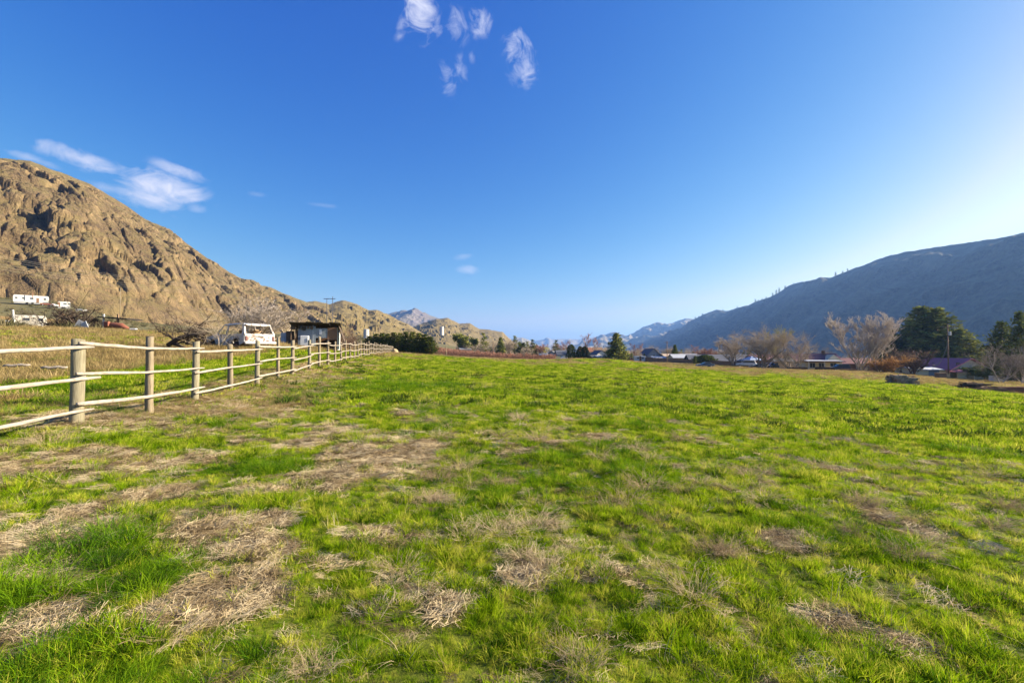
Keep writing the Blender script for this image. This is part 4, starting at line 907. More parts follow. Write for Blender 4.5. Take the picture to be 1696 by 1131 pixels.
# scattered pines on the skyline of the shaded mountain
RP = [(1152,525,5),(1158,522,4),(1164,519,5),(1222,507,4),(1252,494,7),(1257,499,4),(1263,497,4),(1270,492,4),(1281,484,6),(1287,482,8),(1292,481,8),(1302,475,5),(1316,470,3),(1386,455,5),(1398,449,4),(1406,446,6),(1243,503,3),(1198,511,3)]
for i, (px, py, hp_) in enumerate(RP):
    cr = [(1142,533,4050),(1160,525,3850),(1169,520,3750),(1188,513,3530),(1206,515,3350),(1221,510,3220),(1242,506,3050),(1252,501,2970),(1284,489,2750),(1308,473,2610),(1331,466,2490),(1347,466,2410),(1363,460,2330),(1408,449,2145)]
    d = float(np.interp(px, [c[0] for c in cr], [c[2] for c in cr])); yb = float(np.interp(px, [c[0] for c in cr], [c[1] for c in cr]))
    tree('ridge_pine', 'farpine', px, yb-hp_+1.5, d, 3.2, 'tiny dark pine on the skyline of the shaded mountain', 'tree', 'pines on the skyline of the mountain', py_base=yb+3)
# brown orchard
def orchard():
    PROTOS['sapling'] = []
    for s in (61, 62, 63):
        big, fine = skeleton(s, 2.6, 3, .5, .35, 2, (6, 5), .5, twigr=0.028, lean=.25, r0=.09)
        V, Fq = tubes(big[0]+fine[0], big[1]+fine[1], big[2]+fine[2], big[3]+fine[3], 3); PROTOS['sapling'].append(bpy.data.objects.new('sapling', np_mesh('sapling', V, Fq, mb_red)))
    X, Y = [], []
    for row in range(16):
        y = 150+row*4.6
        x0 = (722-CX)/F*y; x1 = (918-CX)/F*y
        xs = np.arange(x0, x1, 1.3); X += list(xs+RNG.normal(0, .15, len(xs))); Y += [y]*len(xs)
    X, Y = np.array(X), np.array(Y); k = ~((np.abs((X/Y*F+CX)-888) < 24) & (Y > 195)); X, Y = X[k], Y[k]
    k = Y < 212-(np.clip(X/Y*F+CX, 0, 2000) > 870)*20; X, Y = X[k], Y[k]
    scatter('orchard', ['sapling'], X, Y, RNG.uniform(.8, 1.15, len(X)), RNG.integers(0, 3, len(X)), 0.05)
orchard()

# the village's far trees, read as one mass
def woods():
    n = 1500; az = RNG.uniform(-6.5, 56, n); r = 250+RNG.uniform(0, 1, n)**1.3*700
    x, y = r*np.sin(np.radians(az)), r*np.cos(np.radians(az))
    k = fbm(x/70, y/70, o=3, s=201) > -0.15; x, y, r, az = x[k], y[k], r[k], az[k]
    PROTOS['woodtree'] = []
    for key in ('spread', 'spread2', 'thin', 'spruce', 'pine'):
        H, zt, tm, cm = TREES[key]; me = None
        vs, fs = [], []
        mb_ = []
        for m_ in (tm, cm):
            V = np.empty(len(m_.vertices)*3, np.float32); m_.vertices.foreach_get('co', V); L_ = np.empty(len(m_.loops), np.int32); m_.loops.foreach_get('vertex_index', L_)
            mb_.append((V.reshape(-1, 3)/zt*8, L_.reshape(-1, 4)))
        V, Fq = cat(mb_); PROTOS['woodtree'].append(bpy.data.objects.new('far_tree', np_mesh('far_tree', V, Fq, m_fir if key in ('spruce', 'pine') else mb_red if key == 'thin' else mb_tan)))
    idx = RNG.choice(5, len(x), p=[.34, .30, .20, .09, .07])
    scatter('far_woods', ['woodtree'], x, y, RNG.uniform(0.45, 1.15, len(x))*np.where(az < 12, 0.85, 1.0), idx, 0.03)
woods()
# ------------------------------------------------------------------ materials of built things
def wood(name, a, b, c, sc=1.0):
    m, nt, bs = mat_base(name, 0.9, 0.15)
    g = nz(nt, 5*sc, 6, 0.7, 0.5, (9, 9, 0.7)); n2 = nz(nt, 1.6*sc, 4, 0.6)
    col = ramp(nt, g, [(0.32, b), (0.50, a), (0.72, c)]); col = mixc(nt, ramp(nt, n2, [(0.4, (0, 0, 0)), (0.75, (.5,)*3)]), col, b)
    nt.links.new(col, bs.inputs['Base Color']); bump(nt, bs, g, 0.006, 0.8); return m
m_post = wood('weathered_post_wood', (0.25, 0.205, 0.135), (0.12, 0.095, 0.06), (0.33, 0.28, 0.20))
m_postg = wood('greenish_post_wood', (0.25, 0.225, 0.15), (0.13, 0.11, 0.07), (0.32, 0.30, 0.21))
def rail_mat():
    m, nt, bs = mat_base('bleached_rail_wood', 0.85, 0.2)
    g = nz(nt, 4, 6, 0.7, 0.6, (7, 1.2, 7), rot=(0, 0, 0.19)); n2 = nz(nt, 2.2, 5, 0.65)
    col = ramp(nt, g, [(0.30, (0.15, 0.12, 0.09)), (0.48, (0.33, 0.285, 0.23)), (0.7, (0.45, 0.405, 0.34))]); col = mixc(nt, ramp(nt, n2, [(0.55, (0, 0, 0)), (0.7, (.7,)*3)]), col, (0.30, 0.23, 0.16))
    nt.links.new(col, bs.inputs['Base Color']); bump(nt, bs, g, 0.008, 0.9); return m
m_rail = rail_mat()
def paint(name, c, rust=0.0, rough=0.5, sc=3.0, rc=(0.20, 0.085, 0.035), metal=0.0, dirt=0.75):
    m, nt, bs = mat_base(name, rough, 0.4)
    n = nz(nt, sc, 7, 0.68, 0.3); n2 = nz(nt, sc*0.4, 4, .6)
    col = mixc(nt, ramp(nt, n2, [(0.35, (0.6,)*3), (0.7, (0, 0, 0))]), c, tuple(v*dirt for v in c))
    if rust: col = mixc(nt, ramp(nt, n, [(0.72-rust*0.5, (0, 0, 0)), (0.80-rust*0.5, (1, 1, 1))]), col, rc)
    nt.links.new(col, bs.inputs['Base Color']); bs.inputs['Metallic'].default_value = metal; bump(nt, bs, n, 0.004); return m
m_white = paint('white_paint', (0.58, 0.57, 0.54), 0.08); m_wrust = paint('chipped_white_paint', (0.50, 0.49, 0.47), 0.44, sc=4.0, rc=(0.13, 0.07, 0.04))
m_burnt = paint('burnt_metal', (0.46, 0.44, 0.42), 0.62, sc=2.2, rc=(0.07, 0.05, 0.04)); m_black = simple('dark_opening', (0.018, 0.018, 0.02), (0.010, 0.010, 0.012), 2, 0.6)
m_int = simple('bare_interior', (0.13, 0.09, 0.06), (0.035, 0.028, 0.022), 2.5, 0.9); m_rub = simple('rubber', (0.03, 0.03, 0.032), (0.018, 0.018, 0.02), 6, 0.8)
m_chrome = paint('dull_chrome', (0.60, 0.60, 0.60), 0.2, 0.35, metal=0.6); m_red = paint('faded_red_lamp', (0.13, 0.030, 0.022), 0.25)
m_glass = mat_base('window_glass', 0.12, 0.6)[0]; m_glass.node_tree.nodes['Principled BSDF'].inputs['Base Color'].default_value = (0.035, 0.045, 0.055, 1)
m_rust = paint('rusty_red_metal', (0.24, 0.080, 0.05), 0.45, 0.8); m_cream = paint('cream_wall', (0.62, 0.54, 0.36), 0, 0.85, dirt=.85); m_roofr = paint('dark_red_metal_roof', (0.40, 0.12, 0.15), 0, 0.8, dirt=.8)
m_roofp = paint('purple_brown_roof', (0.17, 0.075, 0.085), 0, 0.85, dirt=.8); m_roofg = simple('grey_shingle_roof', (0.15, 0.155, 0.17), (0.09, 0.095, 0.11), 14, 0.8); m_wmetal = paint('white_metal_roof', (0.46, 0.48, 0.50), 0.05, 0.7, dirt=.8); m_navy = simple('dark_blue_siding', (0.04, 0.06, 0.10), (0.03, 0.045, 0.075), 3, .7)
m_bluegrey = paint('blue_grey_siding_and_shade', (0.20, 0.235, 0.27), 0.15, .8, rc=(0.10, 0.10, 0.10)); m_oldw = simple('brown_plywood', (0.24, 0.14, 0.085), (0.15, 0.085, 0.05), 3, .9, stretch=(1, 1, 5)); m_plank = simple('old_fence_boards', (0.20, 0.14, 0.10), (0.11, 0.075, 0.055), 3, .9, stretch=(8, 8, 1))  # m_bluegrey: bluish shade of shed front and garage door put into the colour
m_conc = simple('pale_concrete', (0.60, 0.58, 0.54), (0.48, 0.46, 0.43), 1.2, 0.85); m_grey = simple('grey_metal', (0.34, 0.35, 0.36), (0.22, 0.23, 0.24), 3, .5); m_wire = simple('steel_wire', (0.55, 0.52, 0.47), (0.45, 0.42, 0.38), 3, .5); m_linew = simple('aluminium_line', (0.30, 0.27, 0.21), None, 3, .6); m_dwire = simple('dark_wire', (0.10, 0.10, 0.11), None, 3, .6)
m_pole = wood('brown_pole_wood', (0.25, 0.165, 0.10), (0.15, 0.10, 0.065), (0.36, 0.25, 0.15), .4); m_stone = simple('tan_boulder', (0.46, 0.36, 0.20), (0.28, 0.21, 0.12), 2.5, .95, bmp=.05)
m_log = simple('split_log_ends', (0.32, 0.24, 0.15), (0.10, 0.075, 0.05), 5, .95, bmp=.02); m_canvas = paint('blue_white_canvas', (0.42, 0.52, 0.68), 0, .8)
m_pblue = simple('dusty_blue_car_paint', (0.10, 0.14, 0.19), (0.07, 0.10, 0.14), 2, .35, .5); m_dark = simple('dark_car_paint', (0.035, 0.038, 0.045), None, 2, .3, .5); m_silver = simple('silver_car_paint', (0.38, 0.40, 0.42), (0.30, 0.31, 0.33), 2, .35, .5); m_carw = simple('white_car_paint', (0.60, 0.61, 0.62), (0.52, 0.53, 0.54), 2, .35, .5); m_carr = simple('red_car_paint', (0.40, 0.035, 0.03), (0.28, 0.03, 0.02), 2, .4, .5)
m_green = paint('pale_green_siding', (0.36, 0.50, 0.44), 0, .8); m_tanw = paint('tan_garage_wall', (0.50, 0.38, 0.26), 0, .85, dirt=.85)

# ------------------------------------------------------------------ the post and rail fence
def build_fence():
    root = empty('rail_fence', (fence_x(8.2), 8.2, gz(fence_x(8.2), 8.2)), 0, 'weathered pale post and three-rail wooden fence running back along the left of the green field', 'fence')
    ZS = [3.2, 5.7, 8.2, 10.4, 12.5, 14.9, 17.3, 19.9, 22.1, 25.6, 28.1, 30.8]
    while ZS[-1] < 108: ZS.append(ZS[-1]+2.5+0.1*math.sin(len(ZS)*1.7))
    tops = {8.2: 563, 10.4: 558, 12.5: 566, 14.9: 570, 17.3: 565, 19.9: 559, 22.1: 564, 25.6: 563, 28.1: 557.5, 30.8: 565}
    rad = {8.2: .098, 10.4: .075, 12.5: .082, 14.9: .075, 17.3: .08}
    rng = random.Random(4); pos = []
    def loc(o): o.location = -root.location; return o
    for i, z in enumerate(ZS):
        x = fence_x(z); g = gz(x, z); t = W(0, tops[z], z).z if z in tops else g+rng.uniform(1.38, 1.72)
        if z not in tops and rng.random() < .25: t -= .1
        r = rad.get(z, rng.uniform(.055, .08)); lx, ly = rng.uniform(-.02, .02), rng.uniform(-.02, .02); pos.append((x, z, g))
        m = MB(); n = 14; h = t-g+.25; pts, rs = [], []
        for k in range(7):
            f = k/6; pts.append(Vector((x+lx*f+rng.uniform(-.006, .006), z+ly*f, g-.25+h*f))); rs.append(r*(1.05-.10*f)*rng.uniform(.97, 1.03))
        m.tube(pts, rs, n)
        # lumpy surface, slanted sawn top
        vv = [Vector(v) for v in m.v]; ph = rng.uniform(0, 6)
        for j, v in enumerate(vv):
            c = Vector((x, z, v.z)); d = v-c; a = math.atan2(d.y, d.x); s = 1+.05*math.sin(3*a+ph)+.025*math.sin(7*a+2*ph); vv[j] = c+d*s
            if j//n == 6: vv[j].z += .02*math.cos(a+ph)
        m.v = [tuple(v) for v in vv]
        loc(m.build('post', m_postg if i in (2, 4, 6, 9) else m_post, root, smooth=True))
        if i in (2, 4):   # drying checks in the two nearest thick posts are wire ties round the rail ends
            w = MB()
            for hh in (1.33, .80): w.tube([(x+(r+.012)*math.cos(q), z+(r+.012)*math.sin(q), g+hh+.02*math.sin(q)) for q in [k*math.pi/8 for k in range(17)]], .004, 4)
            loc(w.build('wire_tie', m_wire, root, smooth=True))
    off = Vector((math.cos(.19), math.sin(.19), 0))*-1
    side = Vector((0.98, 0.19, 0))       # towards the green field
    i = 0
    starts = [0, 2, 4, 6, 8]+list(range(9, len(ZS)-1, 2))
    for a, i0 in enumerate(starts):
        i1 = min(starts[a+1] if a+1 < len(starts) else len(ZS)-1, len(ZS)-1)
        if i1 <= i0: continue
        for hh in (1.33, .80, .30):
            P0 = Vector((pos[i0][0], pos[i0][1], pos[i0][2]+hh)); P1 = Vector((pos[i1][0], pos[i1][1], pos[i1][2]+hh)); d = (P1-P0).normalized()
            P0 = P0-d*rng.uniform(.12, .30); P1 = P1+d*rng.uniform(.15, .42)
            up = .045 if a % 2 else -.045; P0.z += up+rng.uniform(-.03, .03); P1.z += up+rng.uniform(-.03, .03)
            r = rng.uniform(.027, .037); n = 14; pts, rs = [], []; sag = rng.uniform(-.05, .03)
            for k in range(n+1):
                f = k/n; gg = P0.lerp(P1, f)+side*(.115+(0.01 if a % 2 else 0)); gg.z += sag*4*f*(1-f)+rng.uniform(-.006, .006); gg += side*rng.uniform(-.006, .006)
                j = i0+(i1-i0)*f; gm = gz(gg.x, gg.y)+hh; gg.z = gg.z*.75+(gm+up)*.25; pts.append(gg); rs.append(r*rng.uniform(.86, 1.12)*(1.12-.3*k/n)*(0.72 if k in (0, n) else 1))
            m = MB(); m.tube(pts, rs, 8); loc(m.build('rail', m_rail, root, smooth=True))
build_fence()
# rails lying in the dry grass
for (x0, y0, x1, y1, d, lab) in ((5, 606, 50, 604, 15.5, 'bleached loose rail lying in the dry grass at the left edge'), (68, 609, 112, 608, 15.0, 'bleached loose rail lying in the dry grass just left of the first tall fence post')):
    a, b = W(x0, y0, d), W(x1, y1, d+.2); m = MB(); c = (a+b)/2
    m.tube([a-c+(b-a)*k/6+Vector((0, 0, .015*math.sin(k*2.1))) for k in range(7)], [.03, .042, .045, .043, .045, .04, .022], 8)
    o = m.build('loose_rail', m_rail, None, smooth=True); g = gz(c.x, c.y); o.location = (c.x, c.y, max(c.z, g+.05)); tag(o, lab, 'rail', 'rails lying in the dry grass')

# ------------------------------------------------------------------ the wrecked truck
def wrecked_truck():
    p = W(397, 572, 31); p.z = gz(p.x, p.y); want = W(0, 537.5, 31).z
    hd = R(-48); base = min(want-1.80, p.z-0.12)
    root = empty('wrecked_truck', (p.x, p.y, base), 0, 'old white two-door utility truck body without glass, burnt bonnet, standing in dry grass', 'truck')
    # local frame: x forward, y left
    root.rotation_euler = (0, 0, R(90)+R(57))
    Wd = .97
    low = [(-2.30, .62), (-2.33, 1.00), (-2.27, 1.10), (2.05, 1.10)]
    m = MB()
    def side(s):
        y0, y1 = s*(Wd-.05), s*Wd
        # lower side with wheel arches
        outline = [(-2.30, .55), (-2.30, 1.12), (1.02, 1.12), (1.02, .55)]
        def arch(cx, r=.43): return [(cx+r*math.cos(a), .46+r*math.sin(a)) for a in [math.pi*(1-k/8) for k in range(9)]]
        pl = [(-2.30, 1.13), (-2.34, .60), (-1.95, .50)]+arch(-1.35)+[(-.85, .45), (1.0, .45)]+arch(1.45)+[(2.0, .55), (2.34, .58), (2.34, 1.02), (2.25, 1.07), (1.02, 1.13)]
        m.prism([(a, b) for a, b in pl], min(y0, y1), max(y0, y1))
        # pillars and roof rail, leaving the window holes open
        yi = s*.90; yo = s*.80
        def pil(x0, x1, xt0, xt1):
            m.add([(x0, s*Wd, 1.12), (x1, s*Wd, 1.12), (xt1, yo+s*.02, 1.72), (xt0, yo+s*.02, 1.72), (x0, s*(Wd-.05), 1.12), (x1, s*(Wd-.05), 1.12), (xt1, yo-s*.03, 1.72), (xt0, yo-s*.03, 1.72)],
                  [(0, 1, 2, 3), (7, 6, 5, 4), (0, 4, 5, 1), (1, 5, 6, 2), (2, 6, 7, 3), (3, 7, 4, 0)])
        pil(-2.30, -2.08, -1.98, -1.84); pil(-.32, -.16, -.30, -.18); pil(.86, 1.0, .28, .38)
    side(1); side(-1)
    body = m.build('body', m_wrust, root, bevel=.018)
    f = MB(); f.prism([(-2.28, .46), (2.28, .46), (2.28, .58), (-2.28, .58)], -.90, .90); f.box((0.95, 0, .86), (.06, 1.8, .5)); f.build('floor_pan', m_burnt, root, bevel=.01)
    r = MB(); pr = [(-2.06, 1.70), (-1.98, 1.775), (-1.2, 1.80), (-.2, 1.80), (.22, 1.775), (.42, 1.70)]
    r.prism(pr, -.84, .84); r.build('roof', paint('faded_roof_paint', (0.55, 0.60, 0.70), .12), root, bevel=.03, seg=2)
    t = MB(); t.box((-2.31, 0, .84), (.08, 1.86, .54)); t.box((-2.14, 0, 1.68), (.07, 1.56, .12), 0, R(24)); t.box((-2.27, 0, 1.12), (.06, 1.80, .06))
    for s in (-1, 1): t.add([(-2.35, s*.97, 1.10), (-2.33, s*.84, 1.10), (-2.06, s*.74, 1.70), (-2.06, s*.84, 1.70), (-2.27, s*.97, 1.10), (-2.25, s*.84, 1.10), (-1.98, s*.74, 1.70), (-1.98, s*.84, 1.70)], [(0, 1, 2, 3), (7, 6, 5, 4), (0, 4, 5, 1), (1, 5, 6, 2), (3, 2, 6, 7), (0, 3, 7, 4)])
    t.build('tailgate', m_wrust, root, bevel=.012)
    h = MB(); h.box((-2.36, .05, .98), (.02, .5, .05)); h.build('plate_recess', m_int, root)
    b = MB(); b.box((-2.43, 0, .60), (.12, 1.96, .15)); b.build('rear_bumper', m_white, root, bevel=.03)
    b = MB(); b.box((2.42, 0, .58), (.12, 1.96, .16)); b.build('front_bumper', m_burnt, root, bevel=.03)
    for s in (-1, 1):
        l = MB(); l.box((-2.365, s*.84, .86), (.03, .13, .26)); l.build('tail_light', m_red, root, bevel=.008)
    hb = MB(); hb.prism([(.98, 1.10), (1.0, 1.17), (1.7, 1.16), (2.25, 1.10), (2.30, 1.04), (2.2, 1.02), (1.0, 1.06)], -.86, .86); hb.build('bonnet', m_wrust, root, bevel=.02)
    g = MB(); g.box((2.30, 0, .82), (.06, 1.7, .36)); g.build('grille', m_int, root, bevel=.01)
    d = MB(); d.box((.35, .975, .84), (1.24, .015, .54)); dd = d.build('door', m_wrust, root, bevel=.006)
    k = MB(); k.box((-.16, .99, .98), (.16, .025, .03)); k.build('handle', m_chrome, dd)
    for s in (-1, 1):
        for x in (-1.35, 1.45):
            w = MB(); w.tube([(x, s*.70, .36), (x, s*.93, .36)], .34, 18); ww = w.build('wheel', m_rub, root, bevel=.02)
            q = MB(); q.tube([(x, s*.92, .36), (x, s*.945, .36)], .19, 14); q.build('rim', m_rust, ww)
    st = MB(); st.box((.1, -.42, .95), (.16, .55, .55), 0, R(-14)); st.box((.35, -.42, .72), (.5, .55, .14)); st.build('seat', m_int, root, bevel=.04)
    jk = MB()
    for (a, b2, c2, L2, rz, ry) in ((-1.5, .1, 1.25, .9, .4, .3), (-1.2, -.3, 1.15, .8, 1.2, -.4), (-.9, .3, 1.2, .7, -.7, .5), (-1.7, -.1, 1.18, .7, 2.0, .5)): jk.box((a, b2, c2), (L2, .30, .05), rz, ry)
    jk.build('cardboard', simple('cardboard', (0.40, 0.27, 0.15), (0.28, 0.18, 0.10), 2, .9), root)
    jd = MB(); jd.box((-1.3, 0, .86), (1.4, 1.5, .55)); jd.build('load', m_int, root, bevel=.08)
wrecked_truck()

# ------------------------------------------------------------------ dead branches, brush and junk on the left
def dead_branches(name, px0, px1, py, d, h, n, seed, mat, label, cat, thick=.09, trunk=True, lean=.5):
    rng = np.random.default_rng(seed); a = place(px0, d); b = place(px1, d); T = ([], [], [], []); F2 = ([], [], [], [])
    base = W((px0+px1)/2, py, d); base.z = (a.z+b.z)/2 if py is None else base.z
    def grow(p, dr, L_, r, lev, T):
        cur = p
        for i in range(6):
            dr = dr+rng.normal(0, .22, 3); dr[2] -= .03; dr /= np.linalg.norm(dr); nx = cur+dr*L_/6; nx[2] = max(nx[2], .02)
            T[0].append(cur); T[1].append(nx); T[2].append(r*(1-i/8)); T[3].append(r*(1-(i+1)/8)); cur = nx
            if lev < 3 and rng.random() < .8:
                q = dr+rng.normal(0, .7, 3); q[2] = abs(q[2])*.8+.1; q /= np.linalg.norm(q); grow(cur, q, L_*.5, r*.5, lev+1, F2)
    w = (b-a).length
    for i in range(n):
        x = rng.uniform(-.5, .5)*w; dr = np.array([rng.normal(.2, 1), rng.normal(0, .5), abs(rng.normal(.2, lean))]); dr /= np.linalg.norm(dr)
        grow(np.array([x, rng.uniform(-.8, .8), rng.uniform(0, h*.3)]), dr, h*rng.uniform(.8, 1.6), thick*rng.uniform(.3, 1), 0, T)
    r = empty(name, base, 0, label, cat)
    V, Fq = tubes(*T, 5); link('trunk', np_mesh('trunk', V, Fq, mat, True), r)
    V, Fq = tubes(*F2, 3); link('branches', np_mesh('branches', V, Fq, mat), r)
    return r
dead_branches('fallen_tree', 285, 345, 572, 26, 1.15, 9, 71, mb_black, 'blackened fallen tree lying left of the wrecked truck', 'fallen tree', .11)
r = empty('dead_log', W(300, 566, 25), 0, 'long dark forked dead limb reaching from the fallen tree towards the truck', 'log')
m = MB(); q = lambda a, b, d=25: W(a, b, d)-W(300, 566, 25)
m.tube([q(278, 572), q(293, 562), q(308, 557), q(325, 554), q(341, 552)], [.12, .13, .12, .09, .05], 8); m.tube([q(308, 557), q(314, 549), q(318, 541), q(327, 533)], [.06, .05, .03, .015], 6); m.tube([q(283, 568), q(296, 572), q(309, 577)], [.09, .08, .05], 6); m.tube([q(318, 555), q(330, 561), q(345, 563)], [.05, .04, .02], 6)
m.build('trunk', mb_black, r, smooth=True)
dead_branches('brush_pile', 82, 150, 549, 55, 1.8, 34, 72, mb_black, 'dark heap of dead branches behind the dry grass on the far left', 'brush pile', .14, lean=.8)
dead_branches('brush_pile', 120, 176, 550, 57, 1.7, 18, 73, mb_brown, 'brown sparse end of the heap of dead branches, nearer the red machine', 'brush pile', .10, lean=.7)
dead_branches('dead_brush', 0, 30, 548, 60, 1.8, 8, 74, mb_black, 'dark dead brush at the left edge in front of the cream trailer', 'brush pile', .1)
dead_branches('bare_sapling', 350, 380, 574, 23.5, 1.5, 9, 75, mb_tan, 'small tan thorny sapling between the fence and the wrecked truck', 'shrub', .02, lean=1.6)

def trailer(name, px, py, d, L_, Hh, rz, label, mat, wins, door=None, Wd=2.6, stripe=None):
    p = W(px, py, d); r = empty(name, p, rz, label, 'trailer'); z0 = .55
    m = MB(); m.prism([(-L_/2, z0+.25), (-L_/2+.15, z0), (L_/2-.15, z0), (L_/2, z0+.3), (L_/2-.02, z0+Hh-.25), (L_/2-.3, z0+Hh), (-L_/2+.3, z0+Hh), (-L_/2, z0+Hh-.3)], -Wd/2, Wd/2); m.build('body', mat, r, bevel=.08, seg=2)
    sk = MB(); sk.box((0, 0, z0/2), (L_*.94, Wd*.9, z0-.02)); sk.build('skirting', m_grey, r)
    for (x, w, z, h) in wins:
        f = MB(); f.box((x, -Wd/2-.02, z0+z), (w, .05, h)); ff = f.build('window', m_glass, r, bevel=.01)
        g = MB(); g.box((x, -Wd/2-.03, z0+z+h/2+.03), (w+.12, .08, .06)); g.box((x, -Wd/2-.03, z0+z-h/2-.03), (w+.12, .08, .06)); g.build('frame', m_white, ff)
    if door is not None:
        f = MB(); f.box((door, -Wd/2-.025, z0+1.0), (.8, .06, 1.95)); dd = f.build('door', m_oldw, r, bevel=.01); g = MB(); g.box((door+.3, -Wd/2-.07, z0+1.0), (.05, .05, .12)); g.build('handle', m_grey, dd)
    rf = MB(); rf.box((0, 0, z0+Hh+.05), (L_*.92, Wd*.9, .08)); rf.box((L_*.15, 0, z0+Hh+.16), (.6, .6, .18)); rf.build('roof', m_white, r, bevel=.02)
    for x in (-L_*.1, L_*.05):
        w = MB(); w.tube([(x, -Wd/2+.05, .34), (x, -Wd/2-.08, .34)], .34, 14); w.build('wheel', m_rub, r, bevel=.02)
    return r
trailer('mobile_home', 51.5, 503.5, 205, 10.8, 2.9, R(44), 'long white mobile home at the foot of the rocky hill', m_white, [(-4.4, .7, 1.7, .6), (-2.3, .7, 1.7, .6), (.2, 1.0, 1.7, .7), (4.2, .7, 1.7, .7)], 2.0)
trailer('camper_trailer', 106, 511, 205, 4.0, 2.2, R(42), 'small white camper trailer right of the long mobile home, on the slope', m_white, [(.3, 1.0, 1.4, .5), (1.6, .8, 1.4, .5)], -1.6, 2.2)
trailer('old_trailer', 49, 546, 98, 4.8, 2.2, R(36), 'cream low trailer half hidden behind dead branches on the far left', paint('cream_trailer_paint', (0.66, 0.61, 0.50), .05), [(-.3, .9, 1.5, .5), (1.8, .7, 1.5, .45)], None, 2.4)
def car(name, px, py, d, rz, label, mat, kind='sedan', cat='car', group=None, s=1.0):
    p = W(px, py, d) if py else place(px, d); r = empty(name, p, rz, label, cat, group); r.scale = (s, s, s)
    PR = {'sedan': ([(-2.25, .45), (-2.3, .8), (-2.15, .98), (-1.5, 1.02), (.9, .98), (2.1, .86), (2.28, .65), (2.22, .42)], [(-1.7, 1.0), (-1.15, 1.40), (.15, 1.43), (1.05, .98)], 1.0),
          'suv': ([(-2.3, .5), (-2.35, .95), (-2.25, 1.12), (1.0, 1.10), (2.2, 1.0), (2.35, .75), (2.3, .48)], [(-2.2, 1.10), (-2.0, 1.74), (.3, 1.76), (1.1, 1.10)], 1.0),
          'pickup': ([(-2.75, .6), (-2.75, 1.1), (-.6, 1.12), (1.1, 1.12), (2.55, 1.06), (2.7, .85), (2.68, .55)], [(-.75, 1.12), (-.6, 1.78), (.55, 1.78), (1.2, 1.12)], 1.0)}[kind]
    b = MB(); b.prism(PR[0], -.9, .9); b.build('body', mat, r, bevel=.07, seg=2)
    c = MB(); c.prism(PR[1], -.76, .76); cb = c.build('cabin', mat, r, bevel=.06, seg=2)
    w = MB(); xs = [q[0] for q in PR[1]]; zs = [q[1] for q in PR[1]]
    zc, zt = zs[0]+.05, max(zs)-.09
    wp = [(PR[1][0][0]+.20, zc), (PR[1][1][0]+.10, zt), (PR[1][2][0]-.05, zt), (PR[1][3][0]-.22, zc)]
    w.prism(wp, -.775, .775)
    w.add([(PR[1][3][0]-.02, -.66, zc), (PR[1][3][0]-.02, .66, zc), (PR[1][2][0]+.10, .60, zt), (PR[1][2][0]+.10, -.60, zt)], [(0, 1, 2, 3)]); w.add([(PR[1][0][0]-.03, -.66, zc), (PR[1][0][0]-.03, .66, zc), (PR[1][1][0]-.09, .60, zt), (PR[1][1][0]-.09, -.60, zt)], [(0, 1, 2, 3)])
    w.build('window', m_glass, r, bevel=.01)
    wb = 1.35 if kind != 'pickup' else 1.7
    for sx in (-1, 1):
        for sy in (-1, 1):
            q = MB(); q.tube([(sx*wb, sy*.70, .34), (sx*wb, sy*.93, .34)], .34, 16); qq = q.build('wheel', m_rub, r, bevel=.02); g = MB(); g.tube([(sx*wb, sy*.92, .34), (sx*wb, sy*.945, .34)], .2, 12); g.build('rim', m_chrome, qq)
    x1 = PR[0][-2][0]; x0 = PR[0][0][0]
    for sy in (-1, 1):
        q = MB(); q.box((x1-.03, sy*.68, .72), (.10, .3, .14)); q.build('headlight', m_chrome, r, bevel=.01); q = MB(); q.box((x0-.02, sy*.72, .80), (.08, .22, .16)); q.build('tail_light', m_red, r, bevel=.01)
    q = MB(); q.box((x1+.02, 0, .48), (.14, 1.8, .18)); q.box((x0-.06, 0, .50), (.14, 1.8, .18)); q.build('bumper', m_grey, r, bevel=.03)
    return r
car('old_car', 10, 543.5, 88, R(5), 'pale old car under dead brush at the left edge', m_carw, 'sedan')
car('parked_car', 88, 508.5, 200, R(-20), 'small white car between the mobile home and the camper trailer', m_carw, 'sedan', s=.95)
car('parked_car', 78, 506.5, 198, R(40), 'small brown car in front of the long mobile home', m_rust, 'sedan', s=.9)
# white posts and scrap on the left
def pole_thing(name, a, b, d, r0, mat, label, cat, cap=True):
    A, B = W(*a, d), W(*b, d); rt = empty(name, A, 0, label, cat); m = MB(); m.tube([(0, 0, -.2), (B-A)*.5, B-A], [r0, r0, r0*.9], 10); m.build('post', mat, rt, smooth=False)
    if cap: c = MB(); c.tube([(B-A), (B-A)*1.02+Vector((0, 0, .03))], [r0*1.15, r0*.8], 10); c.build('cap', mat, rt)
    return rt
pole_thing('white_post', (24, 545), (21.5, 514), 60, .11, m_white, 'tall white pipe post at the far left in front of the cream trailer', 'post')
pole_thing('white_post', (72, 549), (69, 535), 58, .09, m_white, 'short leaning white post at the right end of the cream trailer', 'post')
pole_thing('metal_pole', (54, 492), (54.5, 484), 203, .12, mb_red, 'thin reddish chimney pole behind the long mobile home', 'pole')
def junk_boxes(px, py, d, lst, label, name='scrap_pile', cat='scrap'):
    rt = empty(name, W(px, py, d), 0, label, cat)
    for nm, m_, c, s, rz, ry in lst:
        b = MB(); b.box(c, s, rz, ry); b.build(nm, m_, rt, bevel=min(s)*.12)
    return rt
